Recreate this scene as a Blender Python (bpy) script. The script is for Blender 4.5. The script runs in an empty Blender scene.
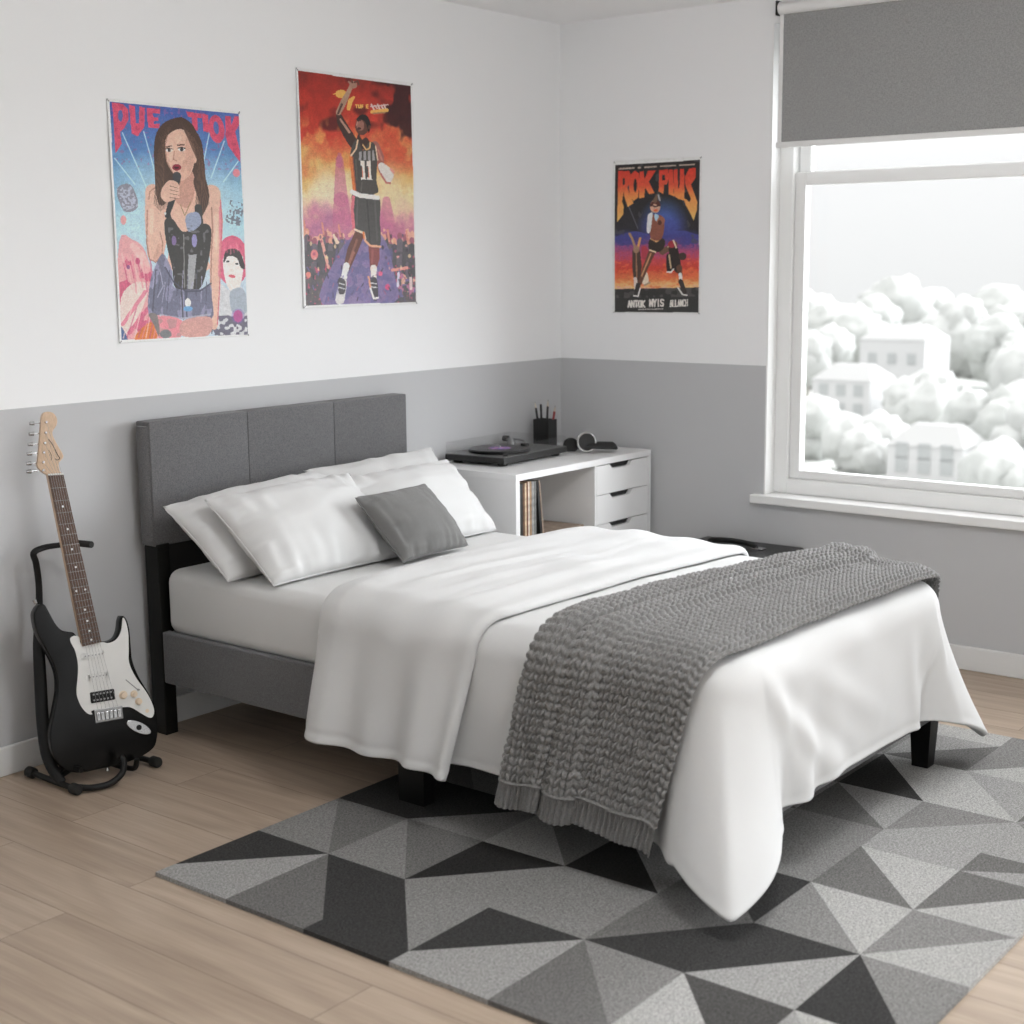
import bpy, bmesh, math, random
import numpy as np
from mathutils import Vector, Matrix
random.seed(4)
rng = np.random.RandomState(7)
PI = math.pi
scn = bpy.context.scene
COL = scn.collection

# ------------------------------------------------------------------ helpers
def lin(c):
    return tuple(((v/255.)/12.92 if v/255. <= .04045 else ((v/255.+.055)/1.055)**2.4) for v in c)

def new_mat(name):
    m = bpy.data.materials.new(name); m.use_nodes = True
    nt = m.node_tree; b = nt.nodes['Principled BSDF']
    return m, nt, b

def mat(name, col, rough=.5, metal=0., spec=.5, var=0., vscale=30., bump=0., bscale=200., sheen=0., coat=0., stretch=None):
    """plain procedural material: colour with noise variation and noise bump"""
    m, nt, b = new_mat(name)
    b.inputs['Roughness'].default_value = rough
    b.inputs['Metallic'].default_value = metal
    b.inputs['Specular IOR Level'].default_value = spec
    if sheen: b.inputs['Sheen Weight'].default_value = sheen
    if coat:
        b.inputs['Coat Weight'].default_value = coat; b.inputs['Coat Roughness'].default_value = .05
    b.inputs['Base Color'].default_value = (*col, 1)
    tc = nt.nodes.new('ShaderNodeTexCoord')
    src = tc.outputs['Object']
    if stretch:
        mp = nt.nodes.new('ShaderNodeMapping'); mp.inputs['Scale'].default_value = stretch
        nt.links.new(src, mp.inputs[0]); src = mp.outputs[0]
    if var:
        n = nt.nodes.new('ShaderNodeTexNoise'); n.inputs['Scale'].default_value = vscale
        n.inputs['Detail'].default_value = 3
        nt.links.new(src, n.inputs['Vector'])
        r = nt.nodes.new('ShaderNodeMapRange')
        r.inputs['From Min'].default_value = .3; r.inputs['From Max'].default_value = .7
        r.inputs['To Min'].default_value = 1-var; r.inputs['To Max'].default_value = 1+var
        nt.links.new(n.outputs['Fac'], r.inputs['Value'])
        mx = nt.nodes.new('ShaderNodeVectorMath'); mx.operation = 'SCALE'
        mx.inputs[0].default_value = col
        nt.links.new(r.outputs[0], mx.inputs['Scale'])
        nt.links.new(mx.outputs[0], b.inputs['Base Color'])
    if bump:
        n = nt.nodes.new('ShaderNodeTexNoise'); n.inputs['Scale'].default_value = bscale
        n.inputs['Detail'].default_value = 2
        nt.links.new(src, n.inputs['Vector'])
        bp = nt.nodes.new('ShaderNodeBump'); bp.inputs['Strength'].default_value = bump
        bp.inputs['Distance'].default_value = .002
        nt.links.new(n.outputs['Fac'], bp.inputs['Height'])
        nt.links.new(bp.outputs[0], b.inputs['Normal'])
    return m

def origin(o):
    v = Vector((0, 0, 0))
    while o is not None:
        v = v + o.location; o = o.parent
    return v

def tag(o, label=None, cat=None, group=None, kind=None):
    if label: o['label'] = label
    if cat: o['category'] = cat
    if group: o['group'] = group
    if kind: o['kind'] = kind
    return o

def empty(name, loc, label=None, cat=None, group=None):
    o = bpy.data.objects.new(name, None); COL.objects.link(o)
    o.location = loc; o.empty_display_size = .05
    return tag(o, label, cat, group)

def link_mesh(name, me, mats, parent=None, smooth=False, base=True):
    """me is in world coordinates; it is shifted into its parent's (or its own base) frame"""
    o = bpy.data.objects.new(name, me)
    if not isinstance(mats, (list, tuple)): mats = [mats]
    for m in mats: me.materials.append(m)
    if parent is not None:
        off = origin(parent); o.parent = parent
    elif base:
        co = np.empty(len(me.vertices)*3, 'f'); me.vertices.foreach_get('co', co); co = co.reshape(-1, 3)
        lo, hi = co.min(0), co.max(0)
        off = Vector(((lo[0]+hi[0])/2, (lo[1]+hi[1])/2, lo[2])); o.location = off
    else:
        off = Vector((0, 0, 0))
    me.transform(Matrix.Translation(-off))
    COL.objects.link(o)
    if smooth: me.polygons.foreach_set('use_smooth', [True]*len(me.polygons))
    me.update()
    return o

class MB:
    """collects shapes into one bmesh"""
    def __init__(s): s.bm = bmesh.new()
    def box(s, x0, x1, y0, y1, z0, z1, r=0., seg=2, M=None, mi=0):
        t = bmesh.new(); bmesh.ops.create_cube(t, size=1)
        for v in t.verts:
            v.co = Vector(((x0+x1)/2+v.co.x*(x1-x0), (y0+y1)/2+v.co.y*(y1-y0), (z0+z1)/2+v.co.z*(z1-z0)))
        if r > 0:
            bmesh.ops.bevel(t, geom=t.edges[:]+t.verts[:], offset=r, segments=seg, affect='EDGES', profile=.5)
        s._add(t, M, mi); return s
    def _add(s, t, M=None, mi=0):
        if M is not None: bmesh.ops.transform(t, matrix=M, verts=t.verts)
        for f in t.faces: f.material_index = mi
        me = bpy.data.meshes.new('t'); t.to_mesh(me); t.free(); s.bm.from_mesh(me); bpy.data.meshes.remove(me)
    def hexa(s, bot, top, mi=0):
        t = bmesh.new()
        vs = [t.verts.new(p) for p in list(bot)+list(top)]; n = len(bot)
        t.faces.new(vs[:n][::-1]); t.faces.new(vs[n:])
        for i in range(n):
            j = (i+1) % n; t.faces.new((vs[i], vs[j], vs[n+j], vs[n+i]))
        bmesh.ops.recalc_face_normals(t, faces=t.faces)
        s._add(t, None, mi); return s
    def prism(s, pts, h0, h1, M=None, bev=0., seg=2, mi=0):
        """outline in local xy, extruded from z=h0 to h1"""
        t = bmesh.new()
        a = [t.verts.new((p[0], p[1], h0)) for p in pts]; b = [t.verts.new((p[0], p[1], h1)) for p in pts]
        f0 = t.faces.new(a[::-1]); f1 = t.faces.new(b); n = len(pts)
        for i in range(n):
            j = (i+1) % n; t.faces.new((a[i], a[j], b[j], b[i]))
        bmesh.ops.recalc_face_normals(t, faces=t.faces)
        if bev > 0:
            ed = [e for e in t.edges if (e.verts[0] in a and e.verts[1] in a) or (e.verts[0] in b and e.verts[1] in b)]
            bmesh.ops.bevel(t, geom=ed, offset=bev, segments=seg, affect='EDGES', profile=.5, clamp_overlap=True)
        bmesh.ops.triangulate(t, faces=[f for f in t.faces if len(f.verts) > 6])
        s._add(t, M, mi); return s
    def cyl(s, p0, p1, r0, r1=None, n=20, cap=True, mi=0):
        r1 = r0 if r1 is None else r1
        p0 = Vector(p0); p1 = Vector(p1); d = (p1-p0)
        t = bmesh.new()
        bmesh.ops.create_cone(t, cap_ends=cap, segments=n, radius1=r0, radius2=r1, depth=d.length)
        M = Matrix.Translation((p0+p1)/2) @ d.to_track_quat('Z', 'Y').to_matrix().to_4x4()
        s._add(t, M, mi); return s
    def lathe(s, prof, c, axis=(0, 0, 1), n=32, mi=0):
        """prof: (radius, height) pairs"""
        t = bmesh.new(); rings = []
        for r, h in prof:
            if r < 1e-6: rings.append([t.verts.new((0, 0, h))])
            else: rings.append([t.verts.new((r*math.cos(2*PI*k/n), r*math.sin(2*PI*k/n), h)) for k in range(n)])
        for A, B in zip(rings[:-1], rings[1:]):
            for k in range(n):
                l = (k+1) % n
                if len(A) == 1 and len(B) == 1: continue
                if len(A) == 1: t.faces.new((A[0], B[l], B[k]))
                elif len(B) == 1: t.faces.new((A[k], A[l], B[0]))
                else: t.faces.new((A[k], A[l], B[l], B[k]))
        bmesh.ops.recalc_face_normals(t, faces=t.faces)
        M = Matrix.Translation(c) @ Vector(axis).to_track_quat('Z', 'Y').to_matrix().to_4x4()
        s._add(t, M, mi); return s
    def tube(s, pts, r, n=12, sub=6, flat=1., mi=0):
        """smooth tube through the points (Catmull-Rom); r number or list"""
        P = [Vector(p) for p in pts]; rr = r if isinstance(r, (list, tuple)) else [r]*len(P)
        Q = [P[0]*2-P[1]]+P+[P[-1]*2-P[-2]]; out = []; R = []
        for i in range(len(P)-1):
            a, b, c, d = Q[i:i+4]
            for k in range(sub):
                u = k/sub
                out.append(.5*((2*b)+(c-a)*u+(2*a-5*b+4*c-d)*u*u+(3*b-a-3*c+d)*u**3)); R.append(rr[i]*(1-u)+rr[i+1]*u)
        out.append(P[-1]); R.append(rr[-1])
        t = bmesh.new(); rings = []
        T = (out[1]-out[0]).normalized()
        N = T.orthogonal().normalized()
        for i, p in enumerate(out):
            T2 = (out[min(i+1, len(out)-1)]-out[max(i-1, 0)]).normalized()
            N = (N-T2*N.dot(T2)).normalized(); Bn = T2.cross(N)
            rings.append([t.verts.new(p+R[i]*(N*math.cos(2*PI*k/n)+Bn*flat*math.sin(2*PI*k/n))) for k in range(n)])
        for A, B in zip(rings[:-1], rings[1:]):
            for k in range(n): t.faces.new((A[k], A[(k+1) % n], B[(k+1) % n], B[k]))
        t.faces.new(rings[0][::-1]); t.faces.new(rings[-1])
        bmesh.ops.recalc_face_normals(t, faces=t.faces)
        s._add(t, None, mi); return s
    def build(s, name, mats, parent=None, smooth=False, base=True):
        me = bpy.data.meshes.new(name); s.bm.to_mesh(me); s.bm.free()
        o = link_mesh(name, me, mats, parent, False, base)
        if smooth:
            me.polygons.foreach_set('use_smooth', [True]*len(me.polygons))
            try: me.set_sharp_from_angle(angle=math.radians(40))
            except Exception: pass
        return o

def grid_mesh(name, P, mats, parent=None, smooth=True, mi=None, base=True, closed_u=False):
    """P: array (nu, nv, 3)"""
    nu, nv = P.shape[:2]
    idx = np.arange(nu*nv).reshape(nu, nv)
    if closed_u: idx = np.vstack([idx, idx[:1]])
    q = np.stack([idx[:-1, :-1], idx[1:, :-1], idx[1:, 1:], idx[:-1, 1:]], -1).reshape(-1, 4)
    me = bpy.data.meshes.new(name)
    me.vertices.add(nu*nv); me.vertices.foreach_set('co', P.reshape(-1).astype('f'))
    me.loops.add(q.size); me.loops.foreach_set('vertex_index', q.reshape(-1).astype('i'))
    me.polygons.add(len(q)); me.polygons.foreach_set('loop_start', (np.arange(len(q))*4).astype('i'))
    me.update(calc_edges=True); me.validate()
    if mi is not None: me.polygons.foreach_set('material_index', mi)
    return link_mesh(name, me, mats, parent, smooth, base)

def vnoise(x, y, seed=0):
    """smooth value noise, arrays in, [-1,1] out"""
    x = np.asarray(x, float); y = np.asarray(y, float)
    r = np.random.RandomState(seed).rand(128, 128)*2-1
    xi = np.floor(x).astype(int); yi = np.floor(y).astype(int); fx = x-xi; fy = y-yi
    fx = fx*fx*(3-2*fx); fy = fy*fy*(3-2*fy)
    g = lambda a, b: r[a % 128, b % 128]
    return (g(xi, yi)*(1-fx)+g(xi+1, yi)*fx)*(1-fy)+(g(xi, yi+1)*(1-fx)+g(xi+1, yi+1)*fx)*fy

def sstep(a, b, x):
    t = np.clip((x-a)/(b-a), 0, 1); return t*t*(3-2*t)

def copy_thing(o):
    c = o.copy(); COL.objects.link(c)
    for ch in list(o.children):
        d = ch.copy(); COL.objects.link(d); d.parent = c
        for g in list(ch.children):
            e = g.copy(); COL.objects.link(e); e.parent = d
    return c

# ------------------------------------------------------------------ materials
WHITE = (.80, .80, .79)
M_ceil = mat('ceiling_paint', (.91, .91, .91), .9, bump=.05, bscale=60)
M_white_trim = mat('trim_paint', (.84, .84, .83), .35)
M_base = mat('baseboard_paint', (.74, .74, .73), .4)
M_black = mat('black_lacquer', (.006, .006, .006), .35, spec=.3)
M_blackw = mat('black_wood', (.006, .006, .005), .45, spec=.25, var=.2, vscale=40)
M_dkplastic = mat('dark_plastic', (.012, .012, .012), .45)
M_rubber = mat('black_rubber', (.012, .012, .011), .7, bump=.1, bscale=300)
M_chrome = mat('chrome', (.48, .48, .48), .25, metal=1.)
M_steel = mat('brushed_steel', (.34, .34, .34), .4, metal=1.)
M_linen = mat('white_bed_linen', (.665, .665, .66), .9, spec=.2, bump=.12, bscale=700, sheen=.1)
M_sheet = mat('fitted_sheet_cotton', (.70, .70, .69), .9, spec=.2, bump=.1, bscale=700)
M_cushion = mat('grey_cushion_cloth', (.17, .168, .163), .95, spec=.15, var=.12, vscale=900, bump=.4, bscale=900, sheen=.2)
M_lam = mat('white_laminate', (.88, .88, .88), .3)
M_lamin = mat('white_laminate_inside', (.78, .78, .775), .4)

def wall_mat(name, top, low, zsplit=1.129):
    m, nt, b = new_mat(name)
    b.inputs['Roughness'].default_value = .85; b.inputs['Specular IOR Level'].default_value = .3
    g = nt.nodes.new('ShaderNodeNewGeometry'); s = nt.nodes.new('ShaderNodeSeparateXYZ')
    nt.links.new(g.outputs['Position'], s.inputs[0])
    st = nt.nodes.new('ShaderNodeMath'); st.operation = 'GREATER_THAN'; st.inputs[1].default_value = zsplit
    nt.links.new(s.outputs['Z'], st.inputs[0])
    mx = nt.nodes.new('ShaderNodeMix'); mx.data_type = 'RGBA'
    mx.inputs['A'].default_value = (*low, 1); mx.inputs['B'].default_value = (*top, 1)
    nt.links.new(st.outputs[0], mx.inputs['Factor']); nt.links.new(mx.outputs['Result'], b.inputs['Base Color'])
    n = nt.nodes.new('ShaderNodeTexNoise'); n.inputs['Scale'].default_value = 90
    nt.links.new(g.outputs['Position'], n.inputs['Vector'])
    bp = nt.nodes.new('ShaderNodeBump'); bp.inputs['Strength'].default_value = .06; bp.inputs['Distance'].default_value = .002
    nt.links.new(n.outputs['Fac'], bp.inputs['Height']); nt.links.new(bp.outputs[0], b.inputs['Normal'])
    return m
M_wall = wall_mat('two_tone_wall_paint', (.88, .882, .885), (.53, .533, .54))

def fabric(name, col, scale=420., var=.35):
    """woven upholstery: crossed thread waves and flecks"""
    m, nt, b = new_mat(name)
    b.inputs['Roughness'].default_value = .95; b.inputs['Specular IOR Level'].default_value = .15
    b.inputs['Sheen Weight'].default_value = .15
    tc = nt.nodes.new('ShaderNodeTexCoord')
    def nz(scl, detail=2):
        mp = nt.nodes.new('ShaderNodeMapping'); mp.inputs['Scale'].default_value = scl
        n = nt.nodes.new('ShaderNodeTexNoise'); n.inputs['Scale'].default_value = 1; n.inputs['Detail'].default_value = detail
        nt.links.new(tc.outputs['Object'], mp.inputs[0]); nt.links.new(mp.outputs[0], n.inputs['Vector']); return n
    a = nz((scale*.25, scale*.25, scale)); c = nz((scale, scale, scale*.25))
    ad = nt.nodes.new('ShaderNodeMath'); ad.operation = 'ADD'
    nt.links.new(a.outputs['Fac'], ad.inputs[0]); nt.links.new(c.outputs['Fac'], ad.inputs[1])
    r = nt.nodes.new('ShaderNodeMapRange'); r.inputs['From Min'].default_value = .75; r.inputs['From Max'].default_value = 1.25
    r.inputs['To Min'].default_value = 1-var; r.inputs['To Max'].default_value = 1+var
    nt.links.new(ad.outputs[0], r.inputs['Value'])
    mx = nt.nodes.new('ShaderNodeVectorMath'); mx.operation = 'SCALE'; mx.inputs[0].default_value = col
    nt.links.new(r.outputs[0], mx.inputs['Scale']); nt.links.new(mx.outputs[0], b.inputs['Base Color'])
    bp = nt.nodes.new('ShaderNodeBump'); bp.inputs['Strength'].default_value = .4; bp.inputs['Distance'].default_value = .001
    nt.links.new(ad.outputs[0], bp.inputs['Height']); nt.links.new(bp.outputs[0], b.inputs['Normal'])
    return m
M_uphol = fabric('charcoal_upholstery', (.150, .149, .152), 800., .28)
M_blind = fabric('grey_blind_cloth', (.33, .33, .325), 420., .15)

def floor_mat():
    m, nt, b = new_mat('oak_planks')
    b.inputs['Roughness'].default_value = .42; b.inputs['Specular IOR Level'].default_value = .45
    g = nt.nodes.new('ShaderNodeNewGeometry')
    L = nt.links.new
    # planks run along world Y
    mp = nt.nodes.new('ShaderNodeMapping'); mp.inputs['Rotation'].default_value = (0, 0, PI/2)
    mp.inputs['Location'].default_value = (.35, .07, 0)
    L(g.outputs['Position'], mp.inputs[0])
    br = nt.nodes.new('ShaderNodeTexBrick')
    br.inputs['Scale'].default_value = 1; br.inputs['Brick Width'].default_value = 1.35; br.inputs['Row Height'].default_value = .185
    br.inputs['Mortar Size'].default_value = .0011; br.inputs['Mortar Smooth'].default_value = .3
    br.offset = .37; br.offset_frequency = 2; br.inputs['Bias'].default_value = 0
    br.inputs['Color1'].default_value = (.0, .0, .0, 1); br.inputs['Color2'].default_value = (1, 1, 1, 1); br.inputs['Mortar'].default_value = (.5, .5, .5, 1)
    L(mp.outputs[0], br.inputs['Vector'])
    # per plank offset for the grain
    va = nt.nodes.new('ShaderNodeVectorMath'); va.operation = 'MULTIPLY_ADD'
    va.inputs[1].default_value = (3, 7, 0)
    L(br.outputs['Color'], va.inputs[0]); L(g.outputs['Position'], va.inputs[2])
    def nz(scale, detail=4, dist=0., src=None):
        mm = nt.nodes.new('ShaderNodeMapping'); mm.inputs['Scale'].default_value = scale
        n = nt.nodes.new('ShaderNodeTexNoise'); n.inputs['Scale'].default_value = 1
        n.inputs['Detail'].default_value = detail; n.inputs['Distortion'].default_value = dist
        L(src or va.outputs[0], mm.inputs[0]); L(mm.outputs[0], n.inputs['Vector']); return n
    fine = nz((170, 5, 1), 3); mid = nz((26, 1.6, 1), 4, .6)
    # cathedral rings
    big = nz((5.5, .75, 1), 1, .4)
    mu = nt.nodes.new('ShaderNodeMath'); mu.operation = 'MULTIPLY'; mu.inputs[1].default_value = 46
    L(big.outputs['Fac'], mu.inputs[0])
    si = nt.nodes.new('ShaderNodeMath'); si.operation = 'SINE'; L(mu.outputs[0], si.inputs[0])
    def madd(a, k, c):
        n = nt.nodes.new('ShaderNodeMath'); n.operation = 'MULTIPLY_ADD'; L(a, n.inputs[0]); n.inputs[1].default_value = k
        if isinstance(c, float): n.inputs[2].default_value = c
        else: L(c, n.inputs[2])
        return n.outputs[0]
    v = madd(fine.outputs['Fac'], .30, .27)
    v = madd(mid.outputs['Fac'], .42, v)
    v = madd(si.outputs[0], .045, v)
    sep = nt.nodes.new('ShaderNodeSeparateColor'); L(br.outputs['Color'], sep.inputs[0])
    v = madd(sep.outputs[0], .09, v)
    cr = nt.nodes.new('ShaderNodeValToRGB')
    e = cr.color_ramp.elements
    e[0].position = .42; e[0].color = (.30, .222, .162, 1)
    e[1].position = .95; e[1].color = (.56, .455, .355, 1)
    x = e.new(.70); x.color = (.44, .345, .262, 1)
    L(v, cr.inputs[0])
    mx = nt.nodes.new('ShaderNodeMix'); mx.data_type = 'RGBA'
    L(br.outputs['Fac'], mx.inputs['Factor']); L(cr.outputs['Color'], mx.inputs['A']); mx.inputs['B'].default_value = (.16, .11, .075, 1)
    L(mx.outputs['Result'], b.inputs['Base Color'])
    bp = nt.nodes.new('ShaderNodeBump'); bp.inputs['Strength'].default_value = .12; bp.inputs['Distance'].default_value = .002
    L(v, bp.inputs['Height']); L(bp.outputs[0], b.inputs['Normal'])
    return m
M_floor = floor_mat()

def glass_mat(name, tint=(1, 1, 1), refl=.08):
    m = bpy.data.materials.new(name); m.use_nodes = True; nt = m.node_tree
    nt.nodes.remove(nt.nodes['Principled BSDF']); out = nt.nodes['Material Output']
    t = nt.nodes.new('ShaderNodeBsdfTransparent'); t.inputs[0].default_value = (*tint, 1)
    g = nt.nodes.new('ShaderNodeBsdfGlossy'); g.inputs['Roughness'].default_value = .03
    f = nt.nodes.new('ShaderNodeFresnel'); f.inputs['IOR'].default_value = 1.45
    mx = nt.nodes.new('ShaderNodeMixShader')
    mu = nt.nodes.new('ShaderNodeMath'); mu.operation = 'MULTIPLY'; mu.inputs[1].default_value = refl/.04*.5
    nt.links.new(f.outputs[0], mu.inputs[0]); nt.links.new(mu.outputs[0], mx.inputs[0])
    nt.links.new(t.outputs[0], mx.inputs[1]); nt.links.new(g.outputs[0], mx.inputs[2]); nt.links.new(mx.outputs[0], out.inputs[0])
    return m
M_glass = glass_mat('window_glass', refl=.03)
M_acrylic = glass_mat('clear_acrylic', (.99, .99, .99), .008)

# ------------------------------------------------------------------ the room
XR, YN, ZC = -6.4, -5.6, 2.572        # room extents
WY0, WY1, WZ0, WZ1 = -1.045, -3.35, .60, 2.47   # window opening
def struct(name, mb, m, parent=None, label=None):
    o = mb.build(name, m, parent, base=False)
    if parent is None: tag(o, label, None, None, 'structure')
    return o
struct('floor', MB().box(XR-.1, .1, YN-.1, .1, -.1, 0), M_floor)
struct('ceiling', MB().box(XR-.1, .1, YN-.1, .1, ZC, ZC+.1), M_ceil)
struct('wall_left', MB().box(XR-.1, .2, 0, .12, 0, ZC), M_wall)
w = MB()
w.box(0, .2, WY0, 0, 0, ZC); w.box(0, .2, YN, WY1, 0, ZC); w.box(0, .2, WY1, WY0, 0, WZ0-.02); w.box(0, .2, WY1, WY0, WZ1, ZC)
struct('wall_right', w, M_wall)
struct('wall_rear', MB().box(XR-.1, XR, YN, 0, 0, ZC), M_wall)
w = MB()
NX0, NX1 = -5.6, -.35  # opening added in the unseen wall to let in more daylight
w.box(XR-.1, NX0, YN-.1, YN, 0, ZC); w.box(NX1, .2, YN-.1, YN, 0, ZC); w.box(NX0, NX1, YN-.1, YN, 2.46, ZC); w.box(NX0, NX1, YN-.1, YN, 0, .04)
struct('wall_near', w, M_wall)
w2 = MB()
for k in range(5):
    xx = NX0+(NX1-NX0)*k/4
    w2.box(xx-.035, xx+.035, YN-.08, YN-.03, .04, 2.46, .004)
w2.box(NX0, NX1, YN-.08, YN-.03, .04, .10, .004); w2.box(NX0, NX1, YN-.08, YN-.03, 2.40, 2.46, .004)
w2 = w2.build('added_glazing', M_white_trim, base=False); tag(w2, kind='structure')  # unseen glazing, added as a second source of daylight
MB().box(NX0, NX1, YN-.058, YN-.052, .08, 2.42).build('pane', M_glass, w2)
struct('baseboard_left', MB().box(XR, 0, -.016, 0, 0, .092, .004), M_base)
struct('baseboard_right', MB().box(-.016, 0, YN, -.016, 0, .092, .004), M_base)

# window: a frame with a tall lower sash and a transom
win = MB()
def ring(mb, x0, x1, y0, y1, z0, z1, wd, wb=None, wt=None, r=.004):
    wb = wb or wd; wt = wt or wd
    mb.box(x0, x1, y1, y1+wd, z0, z1, r); mb.box(x0, x1, y0-wd, y0, z0, z1, r)
    mb.box(x0, x1, y1+wd, y0-wd, z0, z0+wb, r); mb.box(x0, x1, y1+wd, y0-wd, z1-wt, z1, r)
ring(win, .07, .16, WY0, WY1, WZ0, WZ1, .062, .062, .05)
win = win.build('window_1', M_white_trim, base=False); tag(win, kind='structure')
sash = MB(); ring(sash, .088, .135, WY0-.062, WY1+.062, WZ0+.062, 1.90, .046, .036, .052)
sash.build('sash', M_white_trim, win)
up = MB(); ring(up, .115, .15, WY0-.066, WY1+.062, 1.90, WZ1-.05, .05, .004, .04); up.build('transom_sash', M_white_trim, win)
MB().box(.11, .114, WY1+.1, WY0-.1, WZ0+.09, 1.86).build('pane', M_glass, win)
MB().box(.13, .134, WY1+.1, WY0-.1, 1.90, WZ1-.08).build('pane', M_glass, win)
jm = MB()
jm.box(-.004, .075, WY0-.003, WY0+.004, WZ0, WZ1); jm.box(-.004, .075, WY1-.004, WY1+.003, WZ0, WZ1)
jm.build('window_reveal', M_white_trim, win)
MB().box(-.038, .08, WY1-.06, WY0+.052, WZ0-.036, WZ0, .005).build('window_sill', M_white_trim, win)

# roller blind
bl = empty('roller_blind', (-.03, -2.2, 2.0), 'grey woven roller blind pulled a quarter down over the window', 'blind')
MB().box(-.028, -.024, WY1-.02, -1.102, 2.007, 2.51).build('blind_cloth', M_blind, bl)
MB().cyl((-.03, WY1-.04, 2.518), (-.03, -1.086, 2.518), .024, n=28).build('roller', M_white_trim, bl, smooth=True)
MB().box(-.036, -.016, WY1-.03, -1.080, 1.990, 2.012, .004).build('bottom_bar', M_white_trim, bl)
MB().box(-.030, -.012, -1.102, -1.085, 1.99, 2.50, .002).build('side_guide', M_white_trim, bl)
MB().box(-.055, 0, -1.084, -1.078, 2.49, 2.546, .003).build('bracket', M_dkplastic, bl)

# ------------------------------------------------------------------ rug
X = [-3.129, -3.065, -2.775, -2.462, -2.170, -1.880, -1.735, -1.468, -1.145, -.86, -.745]
Y = [-1.0, -1.272, -1.545, -1.820, -2.105, -2.372, -2.642, -2.893]
tones = {'D': (.052, .051, .050), 'd': (.085, .083, .080), 'M': (.165, .161, .155), 'm': (.24, .235, .228), 'l': (.335, .33, .32), 'L': (.42, .415, .40), 'X': (.030, .029, .028)}
tk = list(tones)
def rug_mat(k):
    m, nt, b = new_mat('rug_wool_'+{'D': 'charcoal', 'd': 'dark_grey', 'M': 'mid_grey', 'm': 'grey', 'l': 'light_grey', 'L': 'pale_grey', 'X': 'black'}[k])
    c = tones[k]; b.inputs['Roughness'].default_value = 1; b.inputs['Specular IOR Level'].default_value = .05
    g = nt.nodes.new('ShaderNodeNewGeometry')
    n = nt.nodes.new('ShaderNodeTexNoise'); n.inputs['Scale'].default_value = 170; n.inputs['Detail'].default_value = 3
    n2 = nt.nodes.new('ShaderNodeTexNoise'); n2.inputs['Scale'].default_value = 380; n2.inputs['Detail'].default_value = 1
    for q in (n, n2): nt.links.new(g.outputs['Position'], q.inputs['Vector'])
    a = nt.nodes.new('ShaderNodeMath'); a.operation = 'ADD'
    nt.links.new(n.outputs['Fac'], a.inputs[0]); nt.links.new(n2.outputs['Fac'], a.inputs[1])
    r = nt.nodes.new('ShaderNodeMapRange'); r.inputs['From Min'].default_value = .65; r.inputs['From Max'].default_value = 1.35
    r.inputs['To Min'].default_value = .5; r.inputs['To Max'].default_value = 1.5
    nt.links.new(a.outputs[0], r.inputs['Value'])
    mx = nt.nodes.new('ShaderNodeVectorMath'); mx.operation = 'SCALE'; mx.inputs[0].default_value = c
    nt.links.new(r.outputs[0], mx.inputs['Scale']); nt.links.new(mx.outputs[0], b.inputs['Base Color'])
    bp = nt.nodes.new('ShaderNodeBump'); bp.inputs['Strength'].default_value = .7; bp.inputs['Distance'].default_value = .003
    nt.links.new(a.outputs[0], bp.inputs['Height']); nt.links.new(bp.outputs[0], b.inputs['Normal'])
    return m
# cell -> (diagonal, first tone, second tone); '\\' joins corner (i,j)-(i+1,j+1): first = far side (i,j),(i+1,j),(i+1,j+1)
# '/' joins (i+1,j)-(i,j+1): first = (i,j),(i+1,j),(i,j+1), second = (i+1,j),(i+1,j+1),(i,j+1)
RC = {
 (0,0):('\\','l','l'),(0,1):('\\','M','M'),(0,2):('\\','D','D'),(0,3):('/','l','l'),(0,4):('/','M','M'),(0,5):('/','L','L'),(0,6):('/','L','L'),
 (1,0):('\\','D','l'),(1,1):('/','M','D'),(1,2):('/','D','m'),(1,3):('\\','D','l'),(1,4):('/','M','m'),(1,5):('/','L','d'),(1,6):('/','l','L'),
 (2,0):('/','m','M'),(2,1):('/','m','M'),(2,2):('\\','X','m'),(2,3):('/','m','m'),(2,4):('\\','M','D'),(2,5):('\\','D','l'),(2,6):('/','D','m'),
 (3,0):('/','D','D'),(3,1):('\\','D','m'),(3,2):('/','l','M'),(3,3):('/','X','m'),(3,4):('/','M','D'),(3,5):('/','m','L'),(3,6):('\\','m','L'),
 (4,0):('/','m','l'),(4,1):('/','l','L'),(4,2):('\\','D','m'),(4,3):('/','M','l'),(4,4):('\\','m','m'),(4,5):('/','M','L'),(4,6):('\\','M','L'),
 (5,0):('/','m','D'),(5,1):('\\','l','M'),(5,2):('/','D','l'),(5,3):('\\','M','l'),(5,4):('/','m','m'),(5,5):('\\','l','l'),(5,6):('\\','M','l'),
 (6,0):('\\','l','M'),(6,1):('/','M','l'),(6,2):('\\','D','m'),(6,3):('/','M','l'),(6,4):('/','M','l'),(6,5):('\\','m','l'),(6,6):('/','l','m'),
 (7,0):('/','M','l'),(7,1):('\\','D','l'),(7,2):('/','m','l'),(7,3):('\\','l','M'),(7,4):('/','D','L'),(7,5):('/','L','l'),(7,6):('\\','M','l'),
 (8,0):('\\','l','M'),(8,1):('/','M','l'),(8,2):('\\','l','m'),(8,3):('/','l','m'),(8,4):('\\','l','M'),(8,5):('\\','m','L'),(8,6):('/','m','l'),
 (9,0):('/','l','l'),(9,1):('/','m','m'),(9,2):('/','l','l'),(9,3):('/','L','L'),(9,4):('/','L','L'),(9,5):('/','m','m'),(9,6):('/','l','l'),
}
rb = bmesh.new(); ZR = .012
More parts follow.
